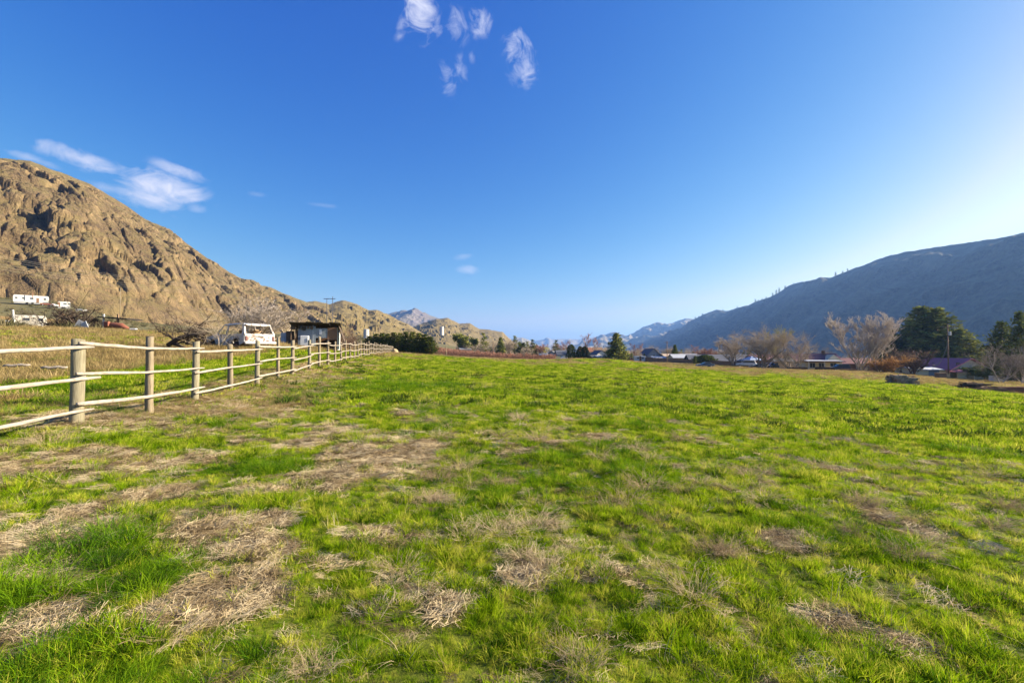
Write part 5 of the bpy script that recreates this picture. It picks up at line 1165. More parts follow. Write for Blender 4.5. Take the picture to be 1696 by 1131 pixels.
junk_boxes(132, 516, 200, [('panel', m_white, (0, 0, .8), (1.8, .1, .6), .2, 0), ('panel', m_white, (2, .5, .6), (1.0, .1, .5), .5, 0), ('post', mb_brown, (3.2, 0, .8), (.15, .15, 1.6), 0, 0), ('drum', m_chrome, (-1.2, 0, .5), (.7, .7, .9), 0, 0), ('crate', m_conc, (1, 0, .3), (.8, .6, .5), 0, 0)], 'scattered pale scrap right of the small camper trailer')
junk_boxes(134, 549, 52, [('sheet', m_grey, (0, 0, .55), (1.1, .06, 1.1), .3, .5), ('sheet', m_wmetal, (.5, -.2, .5), (1.0, .06, .9), -.2, -.5)], 'two leaning grey-blue metal sheets at the right end of the brush pile', 'metal_sheets', 'metal sheets')
def implement():
    p = W(195, 553.5, 50); rt = empty('farm_machine', p, 0, 'rusty red farm machine standing in the dry grass left of the fallen tree', 'farm machine')
    m = MB(); m.tube([(-1.3, 0, .75), (-.6, 0, .9), (.4, 0, .85), (1.1, 0, .6)], [.22, .34, .30, .12], 12); m.build('drum', m_rust, rt, smooth=True)
    m = MB(); m.box((-.2, 0, .45), (2.2, .5, .14)); m.box((1.2, 0, .5), (1.0, .12, .12), 0, .15); m.build('frame', m_rust, rt, bevel=.02)
    m = MB(); m.box((-.9, -.3, 1.05), (.5, .3, .5)); m.build('hopper', m_rust, rt, bevel=.04)
    for x in (-1, .5):
        m = MB(); m.tube([(x, -.42, .3), (x, -.30, .3)], .32, 16); m.build('wheel', m_rub, rt, bevel=.02)
    c = empty('lean_to', W(193, 555, 56), 0, 'low flat dark roof on thin posts behind the rusty machine', 'shelter')
    m = MB(); m.box((0, .5, 1.95), (3.4, 2.4, .12), 0, R(4)); m.build('roof', m_black, c)
    for x in (-1.1, .55):
        m = MB(); m.box((x, -.5, 1.15), (.14, .14, 2.5)); m.build('post', m_white if x < 0 else m_pole, c)
    b = empty('tipped_barrel', W(224, 559, 48), 0, 'white and black tipped drum with a rusty end in the dry grass', 'barrel')
    m = MB(); m.tube([(-.45, 0, .42), (.45, -.1, .38)], .42, 16); m.build('drum', m_dark, b, bevel=.03); m = MB(); m.tube([(-.5, 0, .66), (.2, -.05, .70)], [.26, .22], 12); m.build('sack', m_white, b, bevel=.05); m = MB(); m.tube([(.46, -.1, .38), (.50, -.1, .38)], .34, 14); m.build('end_cap', m_rust, b)
implement()

# ------------------------------------------------------------------ the old shed
def shed():
    d = 50; p = W(520, 578, d); rt = empty('old_shed', p, R(14), 'patched lean-to shed with shade-tinted blue-grey front, sagging flat roof and one bright white end wall', 'shed'); rt.scale = (0.70, 0.8, 1.0)
    # local: x right, y back; front wall y=0
    hh = 2.30
    m = MB(); m.box((-1.0, 0, hh/2+.1), (2.4, .08, hh-.1)); m.box((1.0, .02, 1.65), (1.7, .07, 1.0)); m.box((2.0, .02, .9), (.10, .08, 1.4)); m.build('front_wall', m_bluegrey, rt)  # front wall's blue-grey holds the shade on this side in its colour
    m = MB(); m.box((2.55, 0, 1.60), (1.35, .08, 1.3)); m.build('plywood_panel', m_oldw, rt)
    m = MB(); m.prism([(.1, -.1), (3.3, -.1), (3.3, 1.6), (.1, 2.25)], 3.22, 3.30, 'x'); m.build('end_wall', m_white, rt)
    m = MB(); m.prism([(.1, 0), (3.3, 0), (3.3, 1.6), (.1, 2.2)], -2.60, -2.52, 'x'); m.box((.3, 3.3, .8), (5.8, .08, 1.7)); m.build('back_wall', m_oldw, rt)
    m = MB(); m.box((.45, 1.5, .02), (5.6, 3.2, .1)); m.build('floor', m_int, rt)
    m = MB(); 
    for i in range(9):
        m.box((-3.25+i*.78+.3, 1.2+.06*math.sin(i*2), 2.42+.04*math.sin(i*3)), (.80, 3.9+.3*math.sin(i*5), .05), R(1.5*math.sin(i)), R(1), R(-9))
    m.build('roof', simple('tarred_roof', (0.10, 0.085, 0.07), (0.04, 0.035, 0.03), 3, .9), rt)
    m = MB(); m.box((3.95, .9, 1.35), (.06, 2.3, 2.3), 0, R(-26)); m.build('leaning_sheet', m_int, rt)
    for x in (-3.1, -2.5):
        m = MB(); m.box((x, -.2, 1.1), (.12, .12, 2.3)); m.build('post', m_pole, rt)
    m = MB(); m.box((-3.4, .6, 1.0), (1.1, .06, 1.7)); m.build('side_panel', m_int, rt)
    m = MB(); m.box((-.15, -.06, 1.5), (.05, .05, 1.9)); m.box((.9, -.06, 1.75), (.35, .05, .5)); m.build('trim', m_chrome, rt)
    for (x, w) in ((-2.9, .5), (-2.0, .35), (-1.4, .6), (-.8, .3), (-.3, .4)):
        m = MB(); m.box((x, -.25, 2.28-w*.2), (w, .04, w*.8), .2, .2); m.build('roof_scrap', m_int, rt)
    def loc(x, y, z=0): return rt.matrix_basis @ Vector((x, y, z))
    f = empty('fridge', rt.location+Matrix.Rotation(R(14), 3, 'Z') @ Vector((-.80, -.55, 0)), R(14), 'white upright fridge standing against the shade-tinted front of the shed', 'fridge')
    m = MB(); m.box((0, 0, .68), (.75, .62, 1.35)); m.build('cabinet', m_carw, f, bevel=.03); m = MB(); m.box((0, -.33, .66), (.73, .05, 1.30)); dd = m.build('door', m_carw, f, bevel=.015); m = MB(); m.box((.30, -.375, .9), (.03, .04, .4)); m.build('handle', m_chrome, dd)
    b = empty('white_barrel', W(472, 572, 52), 0, 'grey-white ribbed drum standing left of the shed', 'barrel')
    m = MB(); m.tube([(0, 0, 0), (0, 0, .3), (0, 0, .33), (0, 0, .9), (0, 0, .93), (0, 0, 1.3)], [.42, .42, .44, .42, .44, .42], 18); m.build('drum', m_conc, b); m = MB(); m.tube([(0, 0, 1.3), (0, 0, 1.36)], [.43, .40], 18); m.build('lid', m_grey, b)
    for (px, py, dd, n, lab) in ((470, 580, 46, .5, 'pale heap of rubble in the grass left of the shed'), (503, 590, 40, .45, 'pile of pale stones and rags by the fence in front of the shed'), (585, 586, 70, .4, 'small white bundle in the grass beyond the shed')):
        q = W(px, py, dd); rr = empty('rubble_heap', q, 0, lab, 'rubble')
        m = MB(); rg = random.Random(px)
        for i in range(14): m.box((rg.uniform(-1, 1)*n*1.6, rg.uniform(-.5, .5), rg.uniform(0, n*.6)), (rg.uniform(.15, .5), rg.uniform(.15, .4), rg.uniform(.1, .3)), rg.uniform(0, 3), rg.uniform(-.4, .4))
        m.build('stones', m_conc, rr, bevel=.04)
    q = empty('orange_tank', W(561, 582, 54), 0, 'rusty orange gas cylinder on its end right of the shed', 'tank'); m = MB(); m.tube([(0, 0, 0), (0, 0, .1), (0, 0, 1.0), (0, 0, 1.15)], [.2, .27, .27, .1], 14); m.build('cylinder', m_rust, q, smooth=True); m = MB(); m.tube([(0, 0, 1.12), (0, 0, 1.25)], .06, 8); m.build('valve', m_grey, q)
shed()
def boulder(px, py, d, s, lab, seed, mat=m_stone):
    bm = bmesh.new(); bmesh.ops.create_icosphere(bm, subdivisions=3, radius=1)
    for v in bm.verts:
        n = v.co.normalized(); k = 1+.25*float(fbm(np.array([n.x*1.5+seed]), np.array([n.y*1.5]), np.array([n.z*1.5]), o=4)[0]); v.co = Vector((n.x*s[0], n.y*s[1], n.z*s[2]))*k
    me = bpy.data.meshes.new('boulder'); bm.to_mesh(me); bm.free(); o = link('boulder', me, None, mat); o.location = W(px, py, d)+Vector((0, 0, s[2]*.6)); tag(o, lab, 'boulder', 'boulders by the fence end')
boulder(653.5, 587, 98, (.7, .6, .75), 'tan upright boulder at the far end of the rail fence', 3)
boulder(643, 586, 100, (.8, .6, .45), 'dark low boulder just left of the tan one at the fence end', 5, simple('dark_boulder', (.12, .09, .07), (.06, .05, .04), 2, .95))

# ------------------------------------------------------------------ tanks, poles and wires
def water_tank(px, pyt, pyb, d, wpx, label):
    a, b = W(px, pyb, d), W(px, pyt, d); r = wpx/F*d/2; h = b.z-a.z; rt = empty('water_tank', a, 0, label, 'water tank'); m = MB(); m.tube([(0, 0, -1), (0, 0, h*.33), (0, 0, h*.335), (0, 0, h*.66), (0, 0, h*.665), (0, 0, h)], [r, r, r*1.015, r*1.015, r, r], 32); m.build('tank', m_conc, rt)
    m = MB(); m.tube([(0, 0, h), (0, 0, h*1.03)], [r*1.02, r*.25], 32); m.build('roof', m_wmetal, rt); m = MB()
    for s in (-.25, .25): m.tube([(r*.8+s*.5, -r*.62, 0), (r*.8+s*.5, -r*.62, h)], .05, 4)
    m.build('ladder', m_grey, rt)
water_tank(606.5, 545.5, 562, 240, 9, 'pale cylindrical water tank standing left of the cypress row')
water_tank(731.5, 541, 554, 600, 7, 'pale cylindrical water tank farther off on the hillside above the cypress row')
def upole(px, pyb, pyt, d, arms, label, r=.14, tr=False, cat='utility pole', arm_w=2.4, wood_=None):
    a = W(px, pyb, d); b = W(px, pyt, d); h = b.z-a.z; rt = empty('utility_pole', a, 0, label, cat); m = MB(); m.tube([(0, 0, -1), (0, 0, h)], [r, r*.72], 10); m.build('pole', wood_ or m_pole, rt, smooth=True)
    for z in arms:
        m = MB(); m.box((0, -.12, h-z), (arm_w, .1, .12)); aa = m.build('crossarm', wood_ or m_pole, rt)
        for x in (-.46, -.2, .46):
            m = MB(); m.tube([(x*arm_w, -.12, h-z+.06), (x*arm_w, -.12, h-z+.24)], [.05, .03], 8); m.build('insulator', m_grey, aa)
    if tr:
        m = MB(); m.tube([(.45, 0, h-2.6), (.45, 0, h-1.7)], .27, 14); m.build('transformer', m_wmetal, rt, bevel=.02)
    return rt
upole(1571, 612, 537, 112, [.75], 'tall wooden utility pole with crossarm and grey transformer beside the red-roofed house', .15, True)
upole(1105, 597, 565, 172, [.5], 'wooden utility pole in the centre distance above the wooden fence', .15)
upole(816.5, 592, 565, 205, [], 'lone bare pole standing in front of the trees beyond the orchard', .14)
upole(198.5, 529, 477, 240, [], 'thin pale wooden pole against the foot of the rocky hill', .17, wood_=m_post)
upole(739, 590, 573, 135, [], 'short pale post at the left corner of the orchard', .13, wood_=m_post)
upole(1146, 600, 577, 190, [], 'slim dark pole right of the white metal roof', .1)
def hframe():
    d = 420; a = W(540.5, 545, d); rt = empty('transmission_pole', a, 0, 'dark H-frame power pole standing on the slope behind the shed', 'power pole'); k = d/F
    h = W(0, 494, d).z-a.z
    for px in (541, 550.5):
        m = MB(); x = (px-540.5)*k; m.tube([(x, 0, -3), (x, 0, h+(1.5 if px > 545 else 0))], [.30, .26], 8); m.build('pole', m_dwire, rt)
    m = MB(); m.box(((545.5-540.5)*k, -.3, h-.5), (19.5*k, .35, .5)); m.build('crossarm', m_dwire, rt)
hframe()
def wires(name, ends, mat, r, label, cat, sag=6):
    rt = empty(name, ends[0][0], 0, label, cat)
    for a, b in ends:
        m = MB(); n = 24; pts = [a.lerp(b, i/n)-Vector((0, 0, sag*4*(i/n)*(1-i/n)))-rt.location for i in range(n+1)]; m.tube(pts, r, 4); m.build('wire', mat, rt)
# lines strung along the foot of the rocky hill
E = []
for y0, y1 in ((413, 478), (416, 480), (420, 483), (427, 487), (431, 490), (436, 492)):
    E.append((W(-60, y0, 170), W(385, y1-6, 360)))
wires('power_lines', E, m_linew, .030, 'six pale power lines sagging across the face of the rocky hill', 'power lines', 3.0)
a = W(1571, 562, 112); wires('service_cable', [(a, W(1545, 604, 112)), (a+Vector((.1, 0, -.2)), W(1543, 605, 112))], m_post, .07, 'twisted service cable hanging from the utility pole to the white-roofed shed', 'cable', 2.0)
wires('guy_wire', [(W(1104.5, 578, 172), W(1086, 594, 176))], m_wire, .05, 'pale guy wire slanting left from the utility pole in the centre distance', 'wire', .6)
# ------------------------------------------------------------------ houses and what stands round them
def house(name, px, py, d, w, dep, wall_h, roof_h, rz, label, wall, roof, axis='x', wins=(), doors=(), over=.5, cat='house', chimney=None, garage=None):
    """gabled house; local x right, y back, origin at the middle of the front wall's foot. axis: which way the roof ridge runs"""
    p = W(px, py, d); r = empty(name, p, rz, label, cat)
    m = MB()
    if axis == 'x': m.prism([(0, -1), (dep, -1), (dep, wall_h), (dep/2, wall_h+roof_h*.97), (0, wall_h)], -w/2, w/2, 'x')
    else: m.prism([(-w/2, -1), (w/2, -1), (w/2, wall_h), (0, wall_h+roof_h*.97), (-w/2, wall_h)], 0, dep, 'y')
    m.build('wall', wall, r)
    m = MB(); t = .14
    if axis == 'x':
        s = roof_h/(dep/2)
        for sg in (0, 1):
            y0 = -over if sg == 0 else dep+over; z0 = wall_h-over*s
            m.prism([(y0, z0), (dep/2, wall_h+roof_h), (dep/2, wall_h+roof_h+t), (y0, z0+t)], -w/2-over, w/2+over, 'x')
    else:
        s = roof_h/(w/2)
        for sg in (-1, 1): m.prism([(sg*(w/2+over), wall_h-over*s), (0, wall_h+roof_h), (0, wall_h+roof_h+t), (sg*(w/2+over), wall_h-over*s+t)], -over, dep+over, 'y')
    rf = m.build('roof', roof, r)
    if chimney: m = MB(); m.box((chimney[0], chimney[1], wall_h+roof_h+.2), (.7, .7, 1.6)); m.build('chimney', m_oldw, rf)
    for (x, z, ww, hh) in wins:
        m = MB(); m.box((x, -.02, z), (ww, .06, hh)); f = m.build('window', m_glass, r); m = MB()
        for q in ((x, z+hh/2+.04, ww+.16, .08), (x, z-hh/2-.04, ww+.16, .08), (x-ww/2-.04, z, .08, hh), (x+ww/2+.04, z, .08, hh), (x, z, .05, hh)): m.box((q[0], -.035, q[1]), (q[2], .08, q[3]))
        m.build('frame', m_white, f)
    for (x, ww, hh, mt) in doors:
        m = MB(); m.box((x, -.03, hh/2), (ww, .08, hh)); f = m.build('door', mt, r, bevel=.01); m = MB(); m.box((x+ww*.38, -.09, hh*.48), (.06, .06, .14)); m.build('handle', m_grey, f)
    return r
# the red-roofed house on the right
d = 115
h = house('red_roof_house', 1606, 629, d, 11.0, 9, 2.6, 2.4, R(10), 'cream single-storey house with a dark red metal roof behind the grey tree on the right', m_cream, m_roofr, 'y', [(3.6, 1.5, 1.1, .8)], [(-2.6, 1.9, 2.1, m_bluegrey), (-1.0, 1.0, 2.0, m_bluegrey)], .7, chimney=None)  # blue-grey garage door: its bluish shade is set as paint colour
m = MB(); m.box((-3.2, -.03, 3.7), (1.1, .12, .8)); m.build('vent', m_int, h)
hw = MB(); hw.prism([(0, -1), (7, -1), (7, 2.3), (0, 2.5)], 5.5, 14, 'x'); hw.build('side_wing', m_cream, h)
hr = MB(); hr.box((9.9, 3.5, 2.9), (9.2, 8.4, .16), 0, 0, R(3)); hr.build('wing_roof', m_roofr, h)
pr = MB(); pr.prism([(-6.4, 2.05), (-1.0, 3.0), (3.2, 2.0), (3.2, 1.85), (-1.0, 2.8), (-6.4, 1.9)], -3.2, .3, 'y'); pr.build('porch_roof', m_roofr, h)
pw = MB(); pw.box((-4.1, -1.5, .9), (2.8, .12, 2.0)); pw.box((-2.6, -2.2, .9), (.12, 1.5, 2.0)); pw.build('porch_wall', m_cream, h)
s = house('white_roof_shed', 1537, 626, 112, 6.8, 5, 1.9, .45, R(8), 'low cream shed with a white metal roof left of the red-roofed house', m_cream, m_wmetal, 'x', [], [(1.6, 2.8, 1.8, m_bluegrey)], .5, cat='shed')
r = empty('cellar_hatch', W(1654, 631, 100), R(-20), 'slanting white cellar door on the grass at the foot of the grey tree', 'cellar door'); m = MB(); m.prism([(-1.2, 0), (1.0, 0), (-1.2, 1.0)], -.9, .9, 'y'); m.build('base', m_conc, r); m = MB(); m.box((-.08, 0, .55), (2.45, 1.7, .07), 0, R(24.5)); dd = m.build('door', m_wmetal, r); m = MB(); m.box((.3, -.1, .47), (.2, .04, .05), 0, R(24.5)); m.build('handle', m_grey, dd)
r = empty('wooden_crate', W(1558, 625.5, 100), 0, 'small brown wooden crate on the grass in front of the white-roofed shed', 'crate'); m = MB(); m.box((0, 0, .5), (1.7, 1, .9)); m.build('box', m_plank, r, bevel=.03); m = MB(); m.box((0, 0, .98), (1.8, 1.1, .06)); m.build('lid', m_oldw, r)
house('far_cottage', 1614, 590, 260, 8, 7, 2.5, 1.4, 0, 'pale green cottage gable glimpsed over the red metal roof', m_green, m_wmetal, 'y', [(0, 1.5, 1, 1)], [])
# house with the long white patio roof
h = house('patio_house', 1358, 613, 138, 12, 9, 2.6, 2.0, R(-6), 'cream house with a flat white patio roof in front of its purple-red roof', m_cream, m_roofp, 'x', [(-2.0, 1.4, 1.4, 1.3), (.4, 1.4, 1.4, 1.3), (3.6, 1.5, 1.6, 1.0)], [(-4.4, 1.0, 2.0, m_white)], .7, chimney=(3.0, 4))
m = MB(); m.box((-.6, -2.0, 2.75), (9.5, 4.2, .16), 0, 0, R(3)); m.build('patio_roof', m_wmetal, h)
for x in (-4.8, -.6, 3.6): m = MB(); m.box((x, -3.8, 1.3), (.14, .14, 2.7)); m.build('patio_post', m_white, h)
m = MB(); m.prism([(0, 2.6), (4.6, 2.6), (2.3, 4.4)], -.6, 3.0, 'y', (1.2, 0, 0)); m.build('gable', m_cream, h)
house('long_red_shed', 1305, 606, 165, 22, 8, 2.2, 1.6, R(-4), 'long low building with a faded purple-red roof behind the low spreading bare tree', m_oldw, m_roofp, 'x', [(-4, 1.2, 1, .8)], [], cat='shed')
house('long_red_shed', 1418, 612, 150, 13, 7, 1.9, 1.5, R(-4), 'low dark red-roofed shed left of the orange shrub', m_oldw, m_roofp, 'x', [], [(-3, 1.2, 1.7, m_plank)], cat='shed')
house('tan_garage', 1299, 612.5, 128, 4.6, 5, 2.2, .7, R(-10), 'plain tan garage wall right of the parked white cars', m_tanw, m_roofg, 'x', [], [(1.3, 1.0, 1.8, m_tanw)], .2, cat='garage')
# dark grey roofed house
h = house('grey_roof_house', 1195, 606, 172, 21, 9, 1.9, 2.0, R(-6), 'long low house with a dark grey shingle roof behind the wooden fence', m_navy, m_roofg, 'x', [(3, 1.2, 1.5, .8)], [], .6)
m = MB(); m.prism([(-3.0, 1.9), (3.0, 1.9), (0, 4.0)], -1.0, 3, 'y', (-5.5, 0, 0)); g = m.build('gable', m_navy, h); m = MB()
for sg in (-1, 1): m.prism([(sg*3.5, 1.75), (0, 4.05), (0, 4.2), (sg*3.5, 1.9)], -1.5, 3.4, 'y', (-5.5, 0, 0))
m.build('gable_roof', m_roofg, h); m = MB(); m.tube([(5, 2, 3.2), (5.2, 1.6, 3.7)], .3, 8); m.build('dish', m_white, h)
house('white_roof_barn', 1137, 602, 185, 9.5, 7, 2.2, 1.3, 0, 'building with a white metal roof behind the wooden fence right of the utility pole', m_cream, m_wmetal, 'x', [], [(0, 2, 2, m_grey)], cat='barn')
house('grey_gable_house', 1083, 600, 200, 5.6, 8, 3.0, 2.6, R(10), 'steep grey gabled house left of the utility pole in the centre distance', m_grey, m_roofg, 'y', [(0, 2.6, 1, 1)], [(-1, .9, 2, m_white)])
house('tin_roof_shed', 1092, 600, 188, 4.6, 4, 1.7, .5, 0, 'small shed with a pale tin roof in front of the grey gabled house', m_bluegrey, m_wmetal, 'x', [], [(0, 1, 1.5, m_grey)], cat='shed')
house('brown_roof_house', 1118, 601, 196, 8, 7, 2.6, 1.0, 0, 'low house with a tan roof between the utility pole and the white metal roof', m_cream, m_tanw, 'x', [(-2, 1.4, 1, .8)], [])
house('green_cabin', 997.5, 599, 188, 3.8, 4, 1.9, .35, 0, 'small pale green cabin left of the tall spruce', m_green, m_wmetal, 'x', [(-.8, 1.2, .7, .6)], [(.9, .8, 1.7, m_white)], cat='cabin')
house('white_gable_house', 997, 594, 215, 5, 6, 2.0, 1.6, R(20), 'white-gabled small house between the blue spruce and the tall spruce', m_white, m_roofg, 'y', [(0, 1.4, .8, .8)], [])
house('brown_shed', 984, 598.5, 190, 3.6, 3, 1.7, .6, 0, 'brown low shed right of the columnar evergreens', m_oldw, m_roofg, 'x', [], [(0, .9, 1.5, m_plank)], cat='shed')
house('grey_cottage', 935, 596, 228, 6.5, 6, 2.6, 1.9, R(8), 'small house with a blue-grey roof left of the columnar evergreens', m_white, m_roofg, 'x', [(-1.5, 1.4, .9, .8)], [(1.2, .9, 2, m_white)])
house('grey_cottage', 914, 596, 232, 5.5, 6, 2.2, 2.0, R(-20), 'pale grey gabled cottage behind the parked pickup truck', m_conc, m_roofg, 'y', [(0, 1.4, .9, .8)], [])
house('orange_roof_house', 979, 590, 260, 12, 7, 2.6, 2.0, 0, 'house with an orange-brown roof glimpsed above the blue spruce', m_cream, simple('clay_roof', (0.38, 0.16, 0.08), (0.26, 0.11, 0.06), 3, .8), 'x', [(2, 1.4, 1, .8)], [])
house('dark_shed', 771, 586, 222, 4.5, 4, 2.0, .7, R(15), 'dark small building with a pale roof edge among the trees beyond the orchard', m_dark, m_grey, 'x', [(0, 1.3, 1.4, .6)], [], cat='shed')
# vehicles
G2 = 'vehicles parked behind the field'
car('parked_car', 876, 595.5, 205, R(190), 'pale silver car, leftmost of the three parked at the end of the orchard', m_silver, 'sedan', 'car', G2)
car('parked_car', 886, 595.5, 203, R(186), 'dark car between the silver car and the pickup at the end of the orchard', m_dark, 'suv', 'car', G2)
c = car('pickup_truck', 896, 595.5, 206, R(180), 'dark pickup carrying a white camper at the right end of the orchard', m_pblue, 'pickup', 'truck', G2)
m = MB(); m.prism([(-2.7, 1.1), (-.7, 1.1), (-.7, 1.8), (.8, 1.85), (.9, 2.6), (-2.8, 2.6)], -1.0, 1.0); m.build('camper', m_carw, c, bevel=.08)
car('parked_car', 911, 596, 210, R(180), 'white low car beside the pale grey gabled cottage', m_carw, 'sedan', 'car', G2)
car('parked_van', 932, 597, 212, R(200), 'white van in front of the house with the blue-grey roof', m_carw, 'suv', 'van', G2)
car('parked_car', 1045, 599, 190, R(180), 'red car right of the tall spruce', m_carr, 'sedan', 'car', G2, 1.0)
t = trailer('caravan', 1059, 600.5, 186, 4.6, 1.9, 0, 'white caravan right of the red car in the centre distance', m_white, [(-.8, .8, 1.2, .5), (1.0, .8, 1.2, .5)], 0.1, 2.2)
car('blue_sedan', 1168, 608.5, 133, R(178), 'dusty blue sedan parked on the grass in front of the wooden fence', m_pblue, 'sedan', 'car', G2)
car('parked_truck', 1236, 608, 142, R(150), 'white truck behind the end of the wooden fence, left of the canopy', m_carw, 'suv', 'truck', G2, 1.15)
car('parked_car', 1276, 611, 130, R(200), 'white car right of the trunk of the big round bare tree', m_carw, 'suv', 'car', G2)
car('parked_car', 1285, 611.5, 129, R(195), 'black car beside the tan garage wall', m_dark, 'suv', 'car', G2)
car('parked_car', 1256, 611, 131, R(170), 'dark car behind the trunk of the big round bare tree', m_dark, 'sedan', 'car', G2)
car('parked_car', 1390, 614.5, 122, R(175), 'dark old car in front of the patio house, right of the wood stacks', m_dark, 'suv', 'car', G2)
r = empty('canopy_tent', W(1245, 608, 145), R(10), 'pale blue and white canopy tent behind the end of the wooden fence', 'tent'); m = MB(); m.add([(-2, -2, 2.3), (2, -2, 2.3), (2, 2, 2.3), (-2, 2, 2.3), (0, 0, 3.4)], [(0, 1, 4), (1, 2, 4), (2, 3, 4), (3, 0, 4), (3, 2, 1, 0)]); m.box((0, -2, 2.15), (4, .04, .3)); m.box((-2, 0, 2.15), (.04, 4, .3)); m.build('canopy', m_canvas, r)
for x in (-1.95, 1.95):
    for y in (-1.95, 1.95): m = MB(); m.box((x, y, 1.1), (.07, .07, 2.3)); m.build('leg', m_white, r)
# the long wooden fence
def board_fence():
    pts = [(1062, 598.5, 186), (1100, 600.5, 180), (1140, 603, 172), (1200, 606.5, 156), (1246, 609, 146)]
    P = [W(a, b, c_) for a, b, c_ in pts]; rt = empty('board_fence', P[0], 0, 'long brown vertical-board fence in front of the grey-roofed house', 'fence')
    bays = []; 
    for a, b in zip(P, P[1:]):
        n = max(1, round((b-a).length/2.6)); bays += [(a.lerp(b, i/n), a.lerp(b, (i+1)/n)) for i in range(n)]
    rg = random.Random(3)
    for a, b in bays:
        m = MB(); n = 12; ang = math.atan2((b-a).y, (b-a).x)
        for i in range(n):
            c_ = a.lerp(b, (i+.5)/n)-rt.location; m.box((c_.x, c_.y, c_.z+.75), ((b-a).length/n*.93, .03, 1.9+rg.uniform(-.04, .04)), ang)
        m.build('panel', m_plank, rt); m = MB(); q = a-rt.location; m.box((q.x, q.y+.08, q.z+.75), (.12, .12, 2.0), ang); m.build('post', m_oldw, rt)
board_fence()
def pallet_rail(px0, px1, pyb, pyt, d, label):
    a, b = W(px0, pyb, d), W(px1, pyb, d); h = W(px0, pyt, d).z-a.z; rt = empty('rail_pen', a, 0, label, 'fence'); w = (b-a).x
    m = MB(); m.box((w/2, 0, h), (w, .12, .12)); m.build('rail', m_post, rt); m = MB(); m.box((w/2, 0, h*.15), (w, .1, .1)); m.build('rail', m_post, rt)
    for i in range(4): m = MB(); m.box((w*i/3, .12, h*.45), (.14, .12, h*1.2)); m.build('post', m_post, rt)
pallet_rail(1421, 1448, 617, 608, 118, 'grey wooden pen with two long rails left of the orange shrub')
# wood stacks
m_plank2 = simple('weathered_timber', (0.34, 0.28, 0.22), (0.12, 0.09, 0.07), 4, .95)
def logs(px, py, d, w, h, dep, rz, label, mat=m_log, seed=1, name='wood_stack', flat=False):
    rt = empty(name, W(px, py, d), rz, label, 'wood stack'); rg = random.Random(seed); k = 0; z = .1
    m = MB(); bounds = MB()
    while z < h:
        if flat:
            t = rg.uniform(.08, .14); y = -dep/2
            while y < dep/2: m.box((rg.uniform(-.08, .08)*w, y, z), (w*rg.uniform(.75, 1.0), .22, t), rg.uniform(-.05, .05), rg.uniform(-.02, .02)); y += .28
            z += t+rg.uniform(.0, .06)
        else:
            x = -w/2*(1-z*.1/h); r = rg.uniform(.12, .17)
            while x < w/2*(1-z*.1/h): rr = r*rg.uniform(.75, 1.15); m.tube([(x, -dep/2*rg.uniform(.9, 1.1), z), (x+rg.uniform(-.04, .04), dep/2, z+rg.uniform(-.04, .04))], rr, 7); x += rr*2.0
            z += r*1.75
    m.build('logs', mat, rt); m2 = MB(); 
    for i in range(5): m2.box((rg.uniform(-.4, .4)*w, rg.uniform(-.3, .3), h+rg.uniform(-.02, .14)), (w*rg.uniform(.25, .5), .2, .07), rg.uniform(-.6, .6), rg.uniform(-.15, .15))
    m2.build('loose_boards', mb_brown, rt); return rt
logs(1484, 637.5, 60, 1.95, 1.15, 1.4, R(6), 'taller left half of the grey timber stack at the field edge on the right', m_plank2, 3, flat=True)
logs(1484, 637.5, 59.2, 2.0, .55, .5, R(5), 'pale split logs along the foot of the grey timber stack', m_log, 8)
logs(1506, 638, 60, 1.5, 1.0, 1.5, R(-12), 'lower dark right half of the timber stack, with a slanting board on top', m_plank2, 4, flat=True)
logs(1612, 645, 54, 2.8, .65, 1.2, R(-8), 'low dark pile of old planks left of the long red-brown beams', mb_black, 5, flat=True)
logs(1640, 650, 52, 2.2, .5, 1.0, R(-6), 'short brown pile of planks joining the long red-brown beams', mb_brown, 6, flat=True)
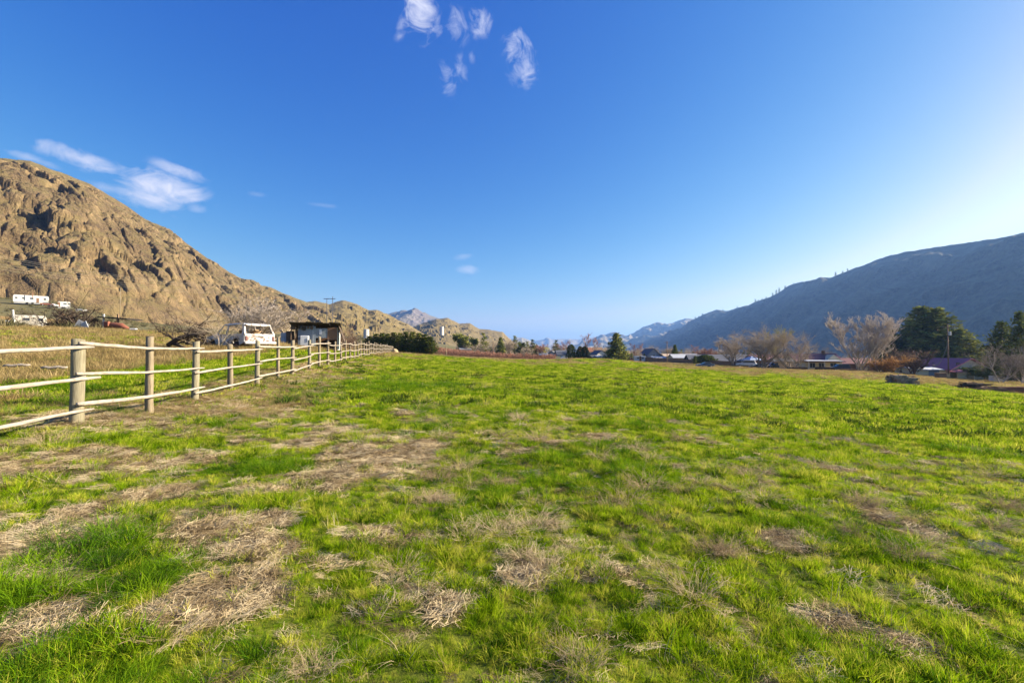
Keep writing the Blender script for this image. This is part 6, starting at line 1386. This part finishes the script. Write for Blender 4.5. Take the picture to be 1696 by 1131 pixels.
rt = empty('timber_pile', W(1672, 655, 52), R(-7), 'long red-brown beams stacked along the grass at the right edge', 'beams')
for i, (y, z) in enumerate(((0, .15), (.35, .18), (.7, .15), (.15, .48), (.5, .50), (.3, .8))): m = MB(); m.box((1.2+.2*math.sin(i*3), y, z), (7.2, .30, .28), R(.6*math.sin(i*2)), R(-.5)); m.build('beam', m_rust if i % 2 else m_oldw, rt, bevel=.02)
pole_thing('garden_post', (1596, 648), (1595.5, 634), 54, .07, m_pole, 'short dark wooden post left of the low plank pile', 'post', False)
dead_branches('dead_brush', 1640, 1696, 659, 50, .8, 26, 91, mb_brown, 'low brown brambles along the foot of the long beams', 'brush', .02, lean=.6)
dead_branches('dead_brush', 1560, 1600, 641, 60, .5, 14, 92, mb_brown, 'low dry brambles right of the timber stack', 'brush', .02, lean=.6)
for px, w, h_, lab, mt, sd in ((1322, 4.2, 1.0, 'low dark stack of wood in front of the patio house, leftmost', mb_black, 11), (1366, 4.6, 1.0, 'dark stack of wood in the middle in front of the patio house', mb_black, 12), (1406, 4.4, .8, 'flat brown stack of boards right of the dark old car', mb_brown, 13)):
    logs(px, 615 if px < 1400 else 616.5, 120, w, h_, 1.5, R(-4), lab, mt, sd, flat=True)
# low shrubs
tree('dark_shrub', 'roundfir', 1150, 588, 176, 7, 'dark rounded shrub between the white metal roof and the hedge', 'shrub')
tree('bare_tree', 'shrub_red', 1400, 588, 170, 44, 'low reddish thicket behind the patio house', 'shrub')
# ------------------------------------------------------------------ air
def haze_box():
    m = bpy.data.materials.new('air'); m.use_nodes = True; nt = m.node_tree; nt.nodes.clear()
    out = nt.nodes.new('ShaderNodeOutputMaterial'); v = nt.nodes.new('ShaderNodeVolumePrincipled')
    v.inputs['Color'].default_value = (0.24, 0.47, 1.0, 1); v.inputs['Density'].default_value = HAZE; v.inputs['Anisotropy'].default_value = 0.25
    nt.links.new(v.outputs[0], out.inputs['Volume'])
    mb = MB(); mb.box((0, 0, 195), (29000, 29000, 830))
    o = mb.build('haze', m); tag(o, kind='stuff'); return o
HAZE = 0.95e-4
haze_box()
